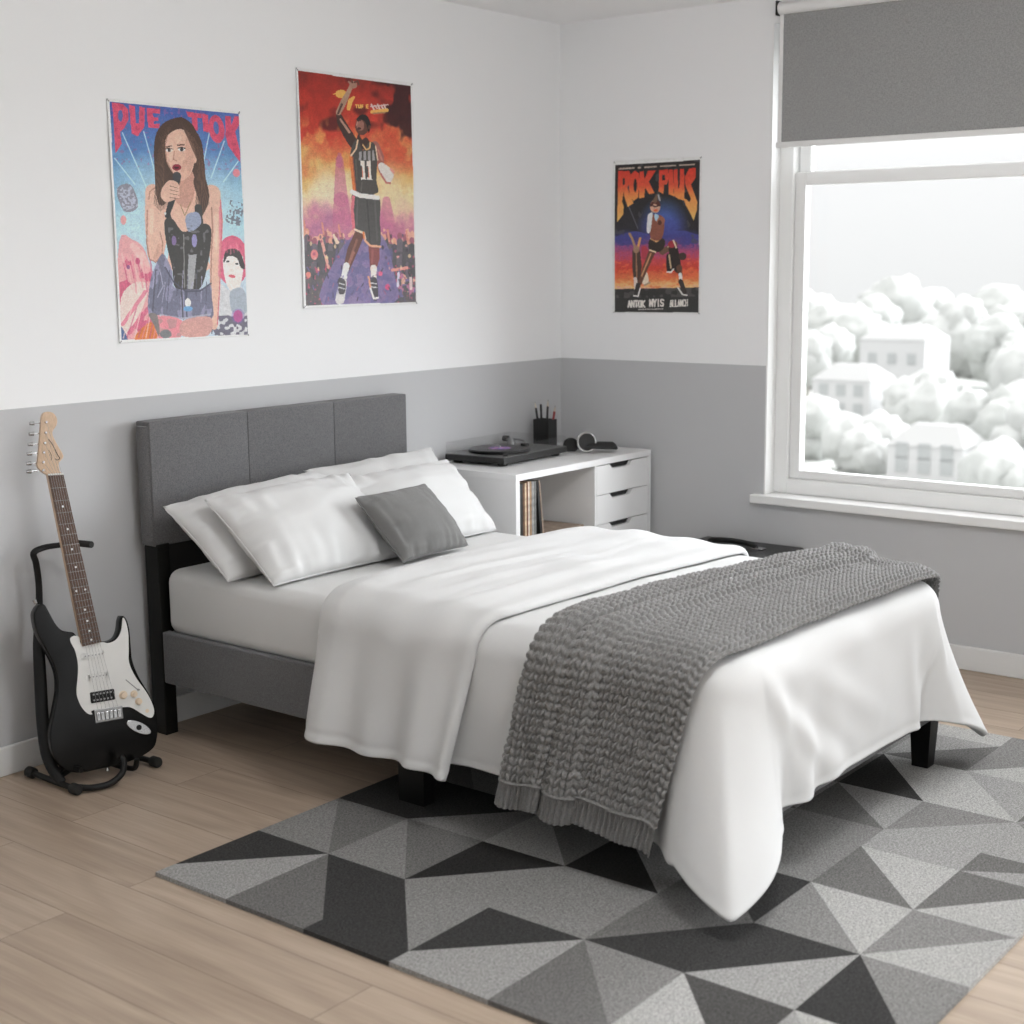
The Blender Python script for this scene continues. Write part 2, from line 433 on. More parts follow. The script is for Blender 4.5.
for (i, j), (dg, A, B) in RC.items():
    p = {(a, b): (X[i+a], Y[j+b]) for a in (0, 1) for b in (0, 1)}
    if dg == '\\': T = [((p[0, 0], p[1, 0], p[1, 1]), A), ((p[0, 0], p[1, 1], p[0, 1]), B)]
    else: T = [((p[0, 0], p[1, 0], p[0, 1]), A), ((p[1, 0], p[1, 1], p[0, 1]), B)]
    for tri, k in T:
        f = rb.faces.new([rb.verts.new((x, y, ZR)) for x, y in tri]); f.material_index = tk.index(k)
bmesh.ops.recalc_face_normals(rb, faces=rb.faces)
for f in rb.faces:
    if f.normal.z < 0: f.normal_flip()
for i in range(len(X)-1):
    for yy, j in ((Y[0], 0), (Y[-1], 6)):
        f = rb.faces.new([rb.verts.new(v) for v in ((X[i], yy, ZR), (X[i+1], yy, ZR), (X[i+1], yy, 0), (X[i], yy, 0))]); f.material_index = tk.index(RC[i, j][2])
for j in range(len(Y)-1):
    for xx, i in ((X[0], 0), (X[-1], 9)):
        f = rb.faces.new([rb.verts.new(v) for v in ((xx, Y[j], ZR), (xx, Y[j+1], ZR), (xx, Y[j+1], 0), (xx, Y[j], 0))]); f.material_index = tk.index(RC[i, j][2])
bmesh.ops.remove_doubles(rb, verts=rb.verts, dist=1e-5)
me = bpy.data.meshes.new('rug'); rb.to_mesh(me); rb.free()
rug = link_mesh('area_rug', me, [rug_mat(k) for k in tk])
tag(rug, 'low pile rug patterned in grey and black triangles under the bed', 'rug')

# ------------------------------------------------------------------ bed frame
BX0, BX1 = -2.372, -1.137
bed = empty('bed_frame', (-1.755, -1.18, 0), 'charcoal upholstered bed frame with panelled headboard and black legs', 'bed')
hb = MB()
xs = [BX0, -1.952, -1.533, BX1]
for a, b_ in zip(xs[:-1], xs[1:]):
    hb.box(a, b_, -.092, -.022, .643, 1.055, .005, 3)
# rounded outer ends
hb.cyl((BX0+.012, -.057, .66), (BX0+.012, -.057, 1.04), .03, n=20); hb.cyl((BX1-.012, -.057, .66), (BX1-.012, -.057, 1.04), .03, n=20)
hb.build('headboard', M_uphol, bed, smooth=True)
MB().box(BX0+.05, BX1-.05, -.06, -.03, .34, .66).build('lower_back_panel', mat('charcoal_backing', (.03, .028, .027), .9), bed)
for x0 in (BX0+.004, BX1-.054):
    MB().box(x0, x0+.05, -.098, -.03, 0, .65, .003).build('headboard_post', M_blackw, bed)
for x0 in (BX0+.004, BX1-.038):
    MB().box(x0, x0+.034, -2.26, -.1, .182, .358, .006, 2).build('side_rail', M_uphol, bed)
MB().box(BX0+.004, BX1-.004, -2.282, -2.250, .168, .358, .006, 2).build('foot_rail', M_uphol, bed)
def tleg(x, y, wx, wy, h, tx=.8):
    a, b_ = wx/2, wy/2
    m = MB().hexa([(x-a*tx, y-b_*tx, 0), (x+a*tx, y-b_*tx, 0), (x+a*tx, y+b_*tx, 0), (x-a*tx, y+b_*tx, 0)],
                  [(x-a, y-b_, h), (x+a, y-b_, h), (x+a, y+b_, h), (x-a, y+b_, h)])
    return m.build('leg', M_black, bed)
for (x, y, wx, wy, tx) in ((-2.345, -1.2, .045, .10, .97), (-1.165, -1.2, .045, .10, .97), (-2.335, -2.245, .06, .065, .72), (-1.172, -2.245, .066, .07, .72), (-1.755, -1.2, .05, .05, .9)):
    tleg(x, y, wx, wy, .19, tx)
MB().box(BX0+.03, BX1-.03, -2.25, -.1, .30, .345).build('slat_platform', M_blackw, bed)

# mattress
mt = bmesh.new(); bmesh.ops.create_cube(mt, size=1)
for v in mt.verts: v.co = Vector((-1.755+v.co.x*1.20, -1.178+v.co.y*2.15, .458+v.co.z*.222))
bmesh.ops.bevel(mt, geom=mt.edges[:], offset=.045, segments=5, affect='EDGES', profile=.5)
me = bpy.data.meshes.new('mattress'); mt.to_mesh(me); mt.free()
o = link_mesh('mattress', me, M_sheet, smooth=True); tag(o, 'white mattress with fitted sheet resting in the charcoal bed frame', 'mattress')

# ------------------------------------------------------------------ duvet
xL, xR, yF, ZT, RR = -2.424, -1.115, -2.300, .598, .085
def top_z(x, y):
    """softly crowned and rumpled top"""
    u = (x-xL)/(xR-xL)
    z = ZT+.016*np.clip(4*u*(1-u), 0, 1)**.6*1.0
    z = z+.004*vnoise(x*5+3, y*5, 3)+.0025*vnoise(x*11, y*11+5, 5)
    return z
def creases(x, y):
    """long soft folds across the top"""
    z = np.zeros_like(x)
    for (x0, y0, x1, y1, wd, h) in ((-2.45, -1.10, -1.75, -1.20, .028, .012), (-2.40, -1.26, -1.65, -1.33, .035, .013), (-2.3, -1.44, -1.5, -1.46, .03, .008),
                                    (-2.1, -1.04, -1.3, -1.12, .03, .009), (-1.9, -1.36, -1.15, -1.30, .03, .007), (-2.35, -2.1, -2.2, -2.3, .03, .0), (-2.2, -1.17, -1.5, -1.25, .018, -.008), (-2.45, -1.36, -1.9, -1.40, .02, -.009)):
        dx, dy = x1-x0, y1-y0; L2 = dx*dx+dy*dy
        t0 = ((x-x0)*dx+(y-y0)*dy)/L2; t = np.clip(t0, 0, 1)
        d2 = (x-x0-t0*dx)**2+(y-y0-t0*dy)**2
        z += h*np.exp(-d2/wd**2)*np.sin(PI*t)**.8
    return z
CR = .05
def side_curve(a, A, p=1.5, L=.5, rad=RR):
    """a: arclength outwards from the start of the roll; returns (out, down)"""
    q = rad*PI/2
    th = np.clip(a, 0, q)/rad
    o_ = rad*np.sin(th); d_ = rad*(1-np.cos(th))
    h = np.clip(a-q, 0, None)
    o_ = o_+A*(np.clip(h, 0, None)/max(1e-6, (L-q)))**p
    return o_, d_+h

def duvet_main():
    # perimeter stations: left side head->foot, left corner, foot, right corner, right side foot->head
    st = []
    yh = -.97
    xi0, xi1, yi = xL+RR, xR-RR, yF+RR
    def add(x, y, nx, ny, s, tagc): st.append((x, y, nx, ny, s, tagc))
    s = 0.
    for y in np.linspace(yh, yi+CR, 110): add(xi0, y, -1, 0, s, 0); s += .0115
    for k in np.linspace(0, PI/2, 46)[1:-1]: add(xi0+CR-CR*math.cos(k), yi+CR-CR*math.sin(k), -math.cos(k), -math.sin(k), k, 1)
    for x in np.linspace(xi0+CR, xi1-CR, 110): add(x, yi, 0, -1, s, 2)
    for k in np.linspace(0, PI/2, 46)[1:-1]: add(xi1-CR+CR*math.sin(k), yi+CR-CR*math.cos(k), math.sin(k), -math.cos(k), k, 3)
    for y in np.linspace(yi+CR, yh, 110): add(xi1, y, 1, 0, s, 4)
    NT, NH = 26, 50
    rows = []
    xm = (xL+xR)/2
    for (x, y, nx, ny, s, c) in st:
        # distance of this station from the corner, along the edge
        if c == 0: dc = y-(yi+CR)
        elif c == 1: dc = 0.
        elif c == 2: dc = min(x-(xi0+CR), (xi1-CR)-x)
        elif c == 3: dc = 0.
        else: dc = y-(yi+CR)
        # hem length and flare
        left = c in (0, 1) or (c == 2 and x < xm)
        if c in (0,): base = .455+.075*float(sstep(-1.7, -2.05, y))
        elif c == 4: base = .47
        elif c == 2: base = .452+.02*math.exp(-((x-xi0)/.25)**2)
        elif c == 1: base = .515*(1-s/(PI/2))+.468*(s/(PI/2))
        else: base = .452*(1-s/(PI/2))+.47*(s/(PI/2))
        if c in (1, 3):
            ap = .62 if left else PI-.62-PI/2
            tri = s/ap if s < ap else (PI/2-s)/(PI/2-ap)
            peak = .080 if left else .10
            tri = tri**1.35; Lh = base+.012+peak*tri
            e0, e1 = ((.085, .055) if left else (.10, .13))
            A = (e0 if s < ap else e1)*(1-tri)+(.255 if left else .21)*tri
        else:
            w_ = math.exp(-(dc/.045)**2)
            Lh = base+.012*w_
            A = .022+((.058 if c == 0 else .033) if left else (.108 if c == 4 else .078))*w_ - .018*math.exp(-((dc-.11)/.04)**2)
        if c == 2:   # gathers spreading from the corners over the foot end
            u = (x-xi0)/(xi1-xi0)
            A += .02*math.exp(-((u-.20)/.035)**2)+.012*math.exp(-((u-.34)/.05)**2)-.010*math.exp(-((u-.27)/.03)**2)+.016*math.exp(-((u-.80)/.03)**2)+.008*math.exp(-((u-.9)/.02)**2)-.008*math.exp(-((u-.12)/.03)**2)
        if c == 0:
            A += .010*math.sin(y*9)+.006*math.sin(y*23+1)
        if c == 4:
            A += .04+.02*math.sin(y*8)
        q = RR*PI/2
        aa = np.concatenate([np.linspace(0, q, 10), np.linspace(q, Lh, NH)[1:]])
        o_, d_ = side_curve(aa, A, 1.25, Lh)
        px = x+nx*o_; py = y+ny*o_
        # ridge travels sideways a little: soft billow
        bil = .007*vnoise(px*7+py*5, d_*4+3, 11)
        px = px+nx*bil; py = py+ny*bil
        pz = top_z(np.array([x]), np.array([y]))[0]-d_
        # groove above the hem
        if c == 2:
            for (u0, a0, u1, a1, wd, h) in ((.02, .10, .34, .44, .035, .014), (.04, .08, .20, .46, .028, .012), (.10, .06, .62, .36, .045, .008), (.10, .14, .46, .44, .03, -.007), (.97, .12, .80, .42, .022, .016), (.99, .10, .90, .40, .018, .012)):
                W_ = (xi1-xi0); px_, ax_2 = (u-u0)*W_, aa-a0; dx, dy = (u1-u0)*W_, a1-a0; L2 = dx*dx+dy*dy
                t0 = (px_*dx+ax_2*dy)/L2; tt_ = np.clip(t0, 0, 1); d2 = (px_-t0*dx)**2+(ax_2-t0*dy)**2
                py = py-h*np.exp(-d2/wd**2)*np.sin(PI*tt_)**.7
        g = -.0035*np.exp(-((aa-(Lh-.022))/.005)**2)
        px = px+nx*g; py = py+ny*g
        pz = np.maximum(pz, .024)
        # top part
        if c in (0,): cx, cy = xm, y
        elif c == 4: cx, cy = xm, y
        else: cx, cy = xm, yi+CR
        if c in (1, 2, 3): cy = yi+CR
        t = np.linspace(0, 1, NT)[:-1]
        tx = cx+(x-cx)*t; ty = cy+(y-cy)*t
        tz = top_z(tx, ty)+creases(tx, ty)*np.clip((1-t)*4, 0, 1)
        tz[-6:] = tz[-6:]
        rows.append(np.stack([np.concatenate([tx, px]), np.concatenate([ty, py]), np.concatenate([tz, pz])], -1))
    return np.array(rows)

P = duvet_main()
def smooth_rows(P, n=2, sl=None):
    for _ in range(n):
        Q = P.copy(); Q[1:-1] = (P[:-2]+2*P[1:-1]+P[2:])/4
        Q[:, 1:-1] = (Q[:, :-2]+2*Q[:, 1:-1]+Q[:, 2:])/4
        P = Q
    return P
NTOP = 25
hang = smooth_rows(P[:, NTOP-3:], 2); P[:, NTOP-1:] = hang[:, 2:]
duvet = grid_mesh('duvet', P, M_linen)
bmx = bmesh.new(); bmx.from_mesh(duvet.data); bmesh.ops.remove_doubles(bmx, verts=bmx.verts, dist=2e-4); bmesh.ops.recalc_face_normals(bmx, faces=bmx.faces); bmx.to_mesh(duvet.data); bmx.free()
tag(duvet, 'white duvet draped over the mattress and hanging to points at the foot corners', 'duvet')
# recalc may pick the inner side: make the top face up
up_ = sum(p.normal.z*p.area for p in duvet.data.polygons)
if up_ < 0: duvet.data.flip_normals()
md = duvet.modifiers.new('thick', 'SOLIDIFY'); md.thickness = .016; md.offset = -1
ms = duvet.modifiers.new('sub', 'SUBSURF'); ms.levels = 0; ms.render_levels = 1

def across(y, off, side_shift, Lh, A, a_arr, nlat=60, slant=0., p=1.25):
    """cross-section from the left hem over the top to the right hem at station y.
    a_arr: arclengths of the hang; off: offset along the normal; returns (n,3)"""
    xi0, xi1 = xL+RR, xR-RR
    o_, d_ = side_curve(a_arr, A, p, Lh)
    # normals of the side curve
    do = np.gradient(o_, a_arr); dd = np.gradient(d_, a_arr)
    nl = np.sqrt(do**2+dd**2); no, nd = dd/nl, do/nl        # outward, upward components
    sh = side_shift*np.clip(a_arr/Lh, 0, 1)**.85
    drop = RR-math.sqrt(max(0, RR*RR-max(0, yF+RR-y)**2))
    z0 = top_z(np.array([xi0]), np.array([y]))[0]-drop
    L = np.stack([xi0-(o_+off*no), y+sh, z0-d_+off*nd], -1)[::-1]
    z1 = top_z(np.array([xi1]), np.array([y]))[0]-drop
    R = np.stack([xi1+(o_+off*no), y+sh, z1-d_+off*nd], -1)
    tx = np.linspace(xi0, xi1, nlat+2)[1:-1]; ty = np.full_like(tx, y)
    tz = top_z(tx, ty)+creases(tx, ty)*np.clip(np.minimum(tx-xi0, xi1-tx)*8, 0, 1)+off-drop
    T = np.stack([tx, ty, tz], -1)
    C = np.vstack([L, T, R]); C[:, 1] += slant*np.clip((xR-C[:, 0])/(xR-xL), 0, 1)**2.2
    return C

# turned-down upper section of the duvet
sec = [(-.985, -.030), (-.955, -.026), (-.930, -.014), (-.918, .002), (-.922, .015), (-.940, .025), (-.97, .030)]
sec += [(y, .031+.004*math.sin(y*30)) for y in np.linspace(-1.0, -1.56, 40)]
sec += [(-1.585, .031), (-1.605, .027), (-1.618, .019), (-1.620, .010), (-1.612, .002)]
rows = []
n = len(sec)
for k, (y, off) in enumerate(sec):
    f = np.clip((-y-.92)/.70, 0, 1)
    Lh = .474+.006*f+.008*f**8
    A = .035+.016*math.sin(f*9.0+.5)*(1-.3*f)+.012*math.sin(f*21)+.02*f**8
    q = RR*PI/2
    aa = np.concatenate([np.linspace(0, q, 9), np.linspace(q, Lh, 40)[1:]])
    sh = .035*(1-f)+.090*f**1.6
    C = across(y, off, sh, Lh, A, aa)
    C[:, 1] += .085*f**3*np.clip((xR-C[:, 0])/(xR-xL), 0, 1)**1.6
    # double hem groove
    m_ = len(aa)
    gl = -.005*np.exp(-((aa-(Lh-.030))/.005)**2)
    C[:m_, 0] -= gl[::-1]; C[-m_:, 0] += gl
    C[:, 2] = np.maximum(C[:, 2], .03)
    rows.append(C)
P = np.array(rows)
bil = .006*vnoise(P[..., 1]*9+P[..., 2]*3, P[..., 2]*4+9, 21)*sstep(.62, .5, P[..., 2])
P[..., 0] -= bil*np.sign(-1.755-P[..., 0])
flap = grid_mesh('turned_down_section', P, M_linen, duvet)
me = flap.data
if sum(p.normal.z*p.area for p in me.polygons) < 0: me.flip_normals()
md = flap.modifiers.new('thick', 'SOLIDIFY'); md.thickness = .012; md.offset = -1
ms = flap.modifiers.new('sub', 'SUBSURF'); ms.levels = 0; ms.render_levels = 1

# ------------------------------------------------------------------ knitted throw
M_knit = mat('chunky_grey_yarn', (.24, .236, .23), .95, spec=.15, var=.25, vscale=260, bump=.5, bscale=500, sheen=.3)
M_knitdark = mat('chunky_grey_yarn_ribbing', (.20, .197, .192), .95, spec=.15, var=.2, vscale=260, bump=.5, bscale=500, sheen=.3)
# section: (y, off, arclength) with two S-folds near the head-side edge
ctrl = [(-1.745, .024), (-1.715, .036), (-1.730, .056), (-1.775, .066), (-1.825, .060), (-1.842, .044), (-1.822, .034), (-1.810, .030), (-1.840, .040), (-1.885, .058), (-1.935, .050),
        (-1.950, .038), (-1.935, .030), (-1.955, .032), (-1.99, .034), (-2.05, .030), (-2.12, .028), (-2.18, .027), (-2.235, .026)]
def cr_spline(C, n):
    C = np.array(C, float); Q = np.vstack([2*C[0]-C[1], C, 2*C[-1]-C[-2]]); out = []
    for i in range(len(C)-1):
        a, b, c, d = Q[i:i+4]
        for u in np.linspace(0, 1, 30)[:-1]:
            out.append(.5*((2*b)+(c-a)*u+(2*a-5*b+4*c-d)*u*u+(3*b-a-3*c+d)*u**3))
    out.append(C[-1]); out = np.array(out)
    s = np.r_[0, np.cumsum(np.linalg.norm(np.diff(out, axis=0), axis=1))]
    t = np.linspace(0, s[-1], n)
    return np.stack([np.interp(t, s, out[:, 0]), np.interp(t, s, out[:, 1])], -1), s[-1]
NW = 300
cs, Wt = cr_spline(ctrl, NW)
qq = RR*PI/2
# lateral parameter: v = arclength from left hem to right hem
La = .518
NV1, NVT = 200, 470
rows = []; 
for k, (y, off) in enumerate(cs):
    f = k/(NW-1)
    Lh = La+.012*f+.006*math.sin(f*17)-.015*(1-f)
    A = .018+.008*math.sin(f*30)*(1-f*.6)+.022*f**6
    aa = np.concatenate([np.linspace(0, qq, 40), np.linspace(qq, Lh, NV1-39)[1:]])
    rows.append(across(y-.035-.085*(1-f), off, .115+.01*f, Lh, A, aa, nlat=NVT, slant=.085*(1-f)+.045*f))
P = np.array(rows)
fw_ = np.linspace(1, 0, NW)[:, None]; ur_ = np.clip((P[..., 0]-xL)/(xR-xL), 0, 1)
P[..., 1] -= .085*fw_*ur_**2.2; P[..., 2] -= .016*ur_**2*np.clip(fw_*3, 0, 1)*(P[..., 2] > .55)*np.clip((xR-.04-P[..., 0])*12, 0, 1)
# flatten the fold offset a little differently on the hang: pleats
sidef = sstep(.60, .45, P[..., 2])
ff = np.linspace(0, 1, NW)[:, None]
pleat = .010*np.sin(ff*26)*np.exp(-ff*2.2)*sidef
P[..., 0] -= np.sign(-1.755-P[..., 0])*pleat
# frame + stitch displacement
Tu = np.gradient(P, axis=0); Tv = np.gradient(P, axis=1)
Nn = np.cross(Tv, Tu); Nn /= np.linalg.norm(Nn, axis=-1, keepdims=True)+1e-9
if Nn[:, P.shape[1]//2, 2].mean() < 0: Nn = -Nn
vlen = np.r_[0, np.cumsum(np.linalg.norm(np.diff(P[NW//2], axis=0), axis=1))][None, :]; Vt = vlen[0, -1]
ulen = (np.linspace(0, Wt, NW))[:, None]
CW, SH = .030, .0245                     # stitch width and height
cu = ulen/CW; ci = np.floor(cu); fu = (cu-ci)*2-1       # -1..1 across a column
vv = vlen/SH-np.abs(fu)*.50
ph = (vv-np.floor(vv))*2-1
leg = np.clip(1-np.abs((np.abs(fu)-.5)/.5)**2.4, 0, 1)**.75
bead = np.clip(1-np.abs(ph)**2.6, 0, 1)**.75
hgt = leg*(.10+.90*bead)
hgt = hgt*(1+.12*vnoise(cu*1.3+vv*.1, vv*1.1, 31))
rib = (vlen < .075) | (vlen > Vt-.075)
ru = ulen/.0165
ribh = np.abs(np.sin(ru*PI))**.7*(.8+.25*np.abs(np.sin(vlen/.008*PI)))
seam = (np.abs(vlen-.077) < .004) | (np.abs(vlen-(Vt-.077)) < .004)
H = np.where(rib, ribh*.7, hgt)
H = np.where(seam, .95, H)
P = P+Nn*(H*.0165)[..., None]
P = P+Nn*(.002*vnoise(ulen*25, vlen*25, 41))[..., None]
mi = np.where(np.broadcast_to(rib, H.shape), 1, 0)[:-1, :-1].reshape(-1)
throw = grid_mesh('knitted_throw', P, [M_knit, M_knitdark], mi=mi)
if sum(p.normal.z*p.area for p in list(throw.data.polygons)[::50]) < 0: throw.data.flip_normals()
tag(throw, 'chunky grey knitted throw with ribbed hems laid across the white duvet', 'throw blanket')

# ------------------------------------------------------------------ pillows
def pillow(name, c00, c10, c11, c01, th, m, seed, label, group=None, wr=.009, pinch=.035, N=70):
    """corners: bottom-left, bottom-right, top-right, top-left; front face towards -y/up"""
    c = [np.array(v, float) for v in (c00, c10, c11, c01)]
    U, V = np.meshgrid(np.linspace(-1, 1, N), np.linspace(-1, 1, N), indexing='ij')
    # edges bow inwards between the corners
    u = U*(1-pinch*(1-V**2)**1.0*np.abs(U)**2); v = V*(1-pinch*(1-U**2)*np.abs(V)**2)
    a, b_ = (u+1)/2, (v+1)/2
    S = (c[0]*((1-a)*(1-b_))[..., None]+c[1]*(a*(1-b_))[..., None]+c[2]*(a*b_)[..., None]+c[3]*((1-a)*b_)[..., None])
    n_ = np.cross(c[1]-c[0], c[3]-c[0]); n_ = n_/np.linalg.norm(n_)
    prof = (np.clip(1-U**2, 0, 1)**.46)*(np.clip(1-V**2, 0, 1)**.46)
    prof = prof*(.8+.2*prof)
    # creases running inwards from the seams
    edge = (1-prof)
    w1 = vnoise(U*9+seed, V*2.2+seed, seed)*edge*np.clip(prof*4, 0, 1)
    w2 = vnoise(U*2.2+5, V*9+seed*3, seed+1)*edge*np.clip(prof*4, 0, 1)
    w3 = vnoise(U*3+seed, V*3-seed, seed+2)*prof
    W = (w1*1.2+w2*.8+w3)*wr
    F = S+n_*(th/2*prof+W)[..., None]
    B = S-n_*(th/2*prof*.85-W*.4)[..., None]
    # sag: lowest row pressed by weight
    bm_ = bmesh.new()
    def addg(G, flip):
        vs = [[bm_.verts.new(G[i, j]) for j in range(N)] for i in range(N)]
        for i in range(N-1):
            for j in range(N-1):
                q = (vs[i][j], vs[i+1][j], vs[i+1][j+1], vs[i][j+1]); bm_.faces.new(q[::-1] if flip else q)
    addg(F, False); addg(B, True)
    bmesh.ops.remove_doubles(bm_, verts=bm_.verts, dist=2e-4)
    me = bpy.data.meshes.new(name); bm_.to_mesh(me); bm_.free()
    o = link_mesh(name, me, m, smooth=True)
    tag(o, label, 'cushion' if 'cushion' in name else 'pillow', group)
    # piped seam round the edge
    rim = np.vstack([S[:, 0], S[-1, 1:], S[::-1, -1][1:], S[0, ::-1][1:-1]])
    mb = MB(); pts = [tuple(p) for p in rim[::6]]+[tuple(rim[0])]
    mb.tube(pts, .0022, n=6, sub=2)
    mb.build('seam', m, o, smooth=True)
    return o
zb = .578
pillow('pillow', (-2.385, -.46, zb), (-1.77, -.46, zb), (-1.69, -.20, .835), (-2.42, -.20, .795), .19, M_linen, 3, 'white pillow at the back left against the headboard', None)
pillow('pillow', (-1.79, -.45, zb), (-1.17, -.44, zb), (-1.085, -.17, .845), (-1.80, -.20, .84), .17, M_linen, 8, 'white pillow at the back right, mostly hidden behind the front one', None)
pillow('pillow', (-2.345, -.625, zb), (-1.76, -.63, zb), (-1.735, -.36, .835), (-2.375, -.35, .825), .20, M_linen, 13, 'white pillow at the front left leaning beside the grey cushion', None)
pillow('pillow', (-1.79, -.60, zb), (-1.185, -.575, zb), (-1.195, -.345, .822), (-1.83, -.36, .82), .18, M_linen, 18, 'white pillow at the front right behind the grey cushion', None)
pillow('cushion', (-1.885, -.745, .590), (-1.515, -.715, .585), (-1.575, -.57, .795), (-1.955, -.60, .800), .13, M_cushion, 23, 'small grey square cushion propped against the white pillows', None, wr=.005)

# ------------------------------------------------------------------ storage unit
DX0, DX1, DYF, DYB, DZ = -.972, -.022, -.50, -.02, .75
desk = empty('storage_unit', (-.5, -.26, 0), 'white storage unit in the room corner with open shelf and drawers', 'storage unit')
XD = -.432
ca = MB()
ca.box(DX0, DX1, DYF, DYB, DZ-.026, DZ, .0015)
ca.box(DX0, DX0+.024, DYF+.001, DYB, 0, DZ-.026); ca.box(DX1-.016, DX1, DYF+.001, DYB, 0, DZ-.026)
ca.box(XD-.012, XD, DYF+.001, DYB, 0, DZ-.026); ca.box(DX0+.02, DX1-.016, DYB-.012, DYB, .05, DZ-.026)
ca.box(DX0+.024, XD-.012, DYF+.004, DYB-.012, .045, .07)
ca.box(DX0+.024, XD-.012, DYF+.010, DYB-.012, .385, .403)
ca.build('carcass', M_lam, desk)
zt = DZ-.030
M_slot = mat('painted_slot_shade', (.02, .02, .02), .8)
for k in range(5):
    z1 = zt-k*.124; z0 = z1-.121
    a, b_ = XD+.004, DX1-.020; hx0, hx1 = -.335, -.165; hz = z1-.020
    d = MB()
    yf = DYF+.002; t_ = .018
    # front with a tapered hand slot cut from its top edge
    out = [(a, z0), (b_, z0), (b_, z1), (hx1, z1), (hx1-.022, hz), (hx0+.022, hz), (hx0, z1), (a, z1)]
    M = Matrix(((1, 0, 0, 0), (0, 0, 1, yf), (0, 1, 0, 0), (0, 0, 0, 1)))
    d.prism(out, 0, t_, M)
    d.box(a+.01, a+.022, yf+t_, DYB-.03, z0+.01, hz-.03); d.box(b_-.022, b_-.01, yf+t_, DYB-.03, z0+.01, hz-.03)
    d.box(a+.01, b_-.01, yf+t_, DYB-.03, z0+.006, z0+.012); d.box(a+.01, b_-.01, DYB-.04, DYB-.03, z0+.01, hz-.03)
    dr = d.build('drawer', M_lam, desk)
    MB().box(hx0-.01, hx1+.01, yf+t_+.0005, yf+t_+.004, hz-.03, z1-.001).build('slot_shade_strip', M_slot, dr)  # dark strip painted as the shade inside the hand slot

# records standing on the shelf
zs = .403
specs = [(.013, (120, 120, 120)), (.010, (190, 190, 188)), (.011, (200, 200, 198)), (.016, (48, 46, 44)), (.012, (110, 80, 58)), (.009, (215, 195, 165)), (.009, (120, 75, 50)),
         (.008, (225, 215, 200)), (.012, (160, 130, 100)), (.016, (150, 150, 148)), (.012, (118, 118, 116))]
names = ['mid grey', 'pale grey', 'off-white', 'charcoal', 'brown', 'cream', 'rust brown', 'ivory', 'tan', 'silver grey', 'dim grey']
x = DX0+.028
words = ('first', 'second', 'third', 'fourth', 'fifth', 'sixth', 'seventh', 'eighth', 'ninth', 'tenth', 'eleventh')
for (t_, c), nm, wd_n in zip(specs, names, words):
    sl = bpy.data.objects
    m = mat('sleeve_'+nm.replace(' ', '_').replace('-', '_'), lin(c), .55, var=.25, vscale=60)
    mb = MB().box(x, x+t_, DYF+.03, DYF+.335, zs, zs+.300+.006*random.random(), .0015)
    o = mb.build('record_sleeve', m)
    tag(o, '%s record sleeve, %s from the left in the upright row' % (nm, wd_n), 'record', 'records standing on the shelf')
    x += t_+.0012
for k, (t_, c, nm) in enumerate(((.014, (30, 29, 28), 'black'), (.008, (150, 132, 116), 'beige'))):
    m = mat('leaning_sleeve_'+nm.replace(' ', '_'), lin(c), .55, var=.2, vscale=60)
    M = Matrix.Translation((x+.034+k*.0155, 0, zs)) @ Matrix.Rotation(-.112, 4, 'Y')
    o = MB().box(0, t_, DYF+.03, DYF+.335, .0, .300, .001, M=M).build('record_sleeve', m)
    o.location.z += .002
    tag(o, '%s record sleeve tilted at the right end of the upright row' % nm, 'record', 'records standing on the shelf')
# flat pile
zz = zs+.0005
for k, (t_, c, nm, rz, sx) in enumerate(((.020, (60, 58, 56), 'dark grey', .03, 0), (.016, (215, 213, 208), 'white', -.02, .0), (.012, (70, 68, 66), 'charcoal', .02, .01), (.018, (225, 223, 219), 'pale', .10, .0), (.010, (150, 132, 116), 'tan topped', .14, .0))):
    m = mat('flat_sleeve_'+nm.replace(' ', '_'), lin(c), .5, var=.3, vscale=40)
    M = Matrix.Translation((-.598+sx, DYF+.18, zz)) @ Matrix.Rotation(rz*.4, 4, 'Z')
    o = MB().box(-.118, .118, -.15, .15, 0, t_, .0015, M=M).build('record_sleeve', m)
    where = ('at the bottom of the flat pile', 'second from the bottom of the flat pile', 'in the middle of the flat pile', 'second from the top of the flat pile', 'on top of the flat pile')[k]
    tag(o, '%s record sleeve lying %s on the shelf' % (nm, where), 'record', 'records lying flat on the shelf')
    zz += t_+.0006

# ------------------------------------------------------------------ turntable
TR = math.radians(3.); TO = Vector((-.835, -.332, 0))
MT = Matrix.Translation(TO) @ Matrix.Rotation(TR, 4, 'Z')
def tp(x, y, z): return tuple(MT @ Vector((x, y, z)))
tt = empty('turntable', tp(.23, .135, DZ), 'low dark turntable under a clear cover on the white unit', 'turntable')
M_plinth = mat('dark_brushed_plinth', (.035, .035, .034), .32, var=.15, vscale=300, metal=.3)
M_deck = mat('grey_deck', (.16, .16, .158), .35, metal=.4)
pl = MB().box(0, .46, 0, .295, DZ+.012, DZ+.036, .003, M=MT).build('plinth', M_plinth, tt)
MB().box(.002, .458, .002, .293, DZ+.0362, DZ+.038, .0006, M=MT).build('deck_plate', M_deck, tt)
for (x, y) in ((.04, .035), (.42, .035), (.04, .26), (.42, .26)):
    MB().cyl(tp(x, y, DZ), tp(x, y, DZ+.0125), .018, .021).build('foot', M_rubber, tt, smooth=True)
pc = tp(.175, .146, DZ+.038)
MB().lathe([(0, 0), (.126, 0), (.128, .002), (.128, .008), (.124, .010), (0, .010)], pc, n=64).build('platter', M_black, tt, smooth=True)
MB().cyl((pc[0], pc[1], pc[2]+.010), (pc[0], pc[1], pc[2]+.022), .0035, .0028, n=12).build('spindle', M_chrome, tt, smooth=True)
ax_, ay_ = .385, .235
ta = MB()
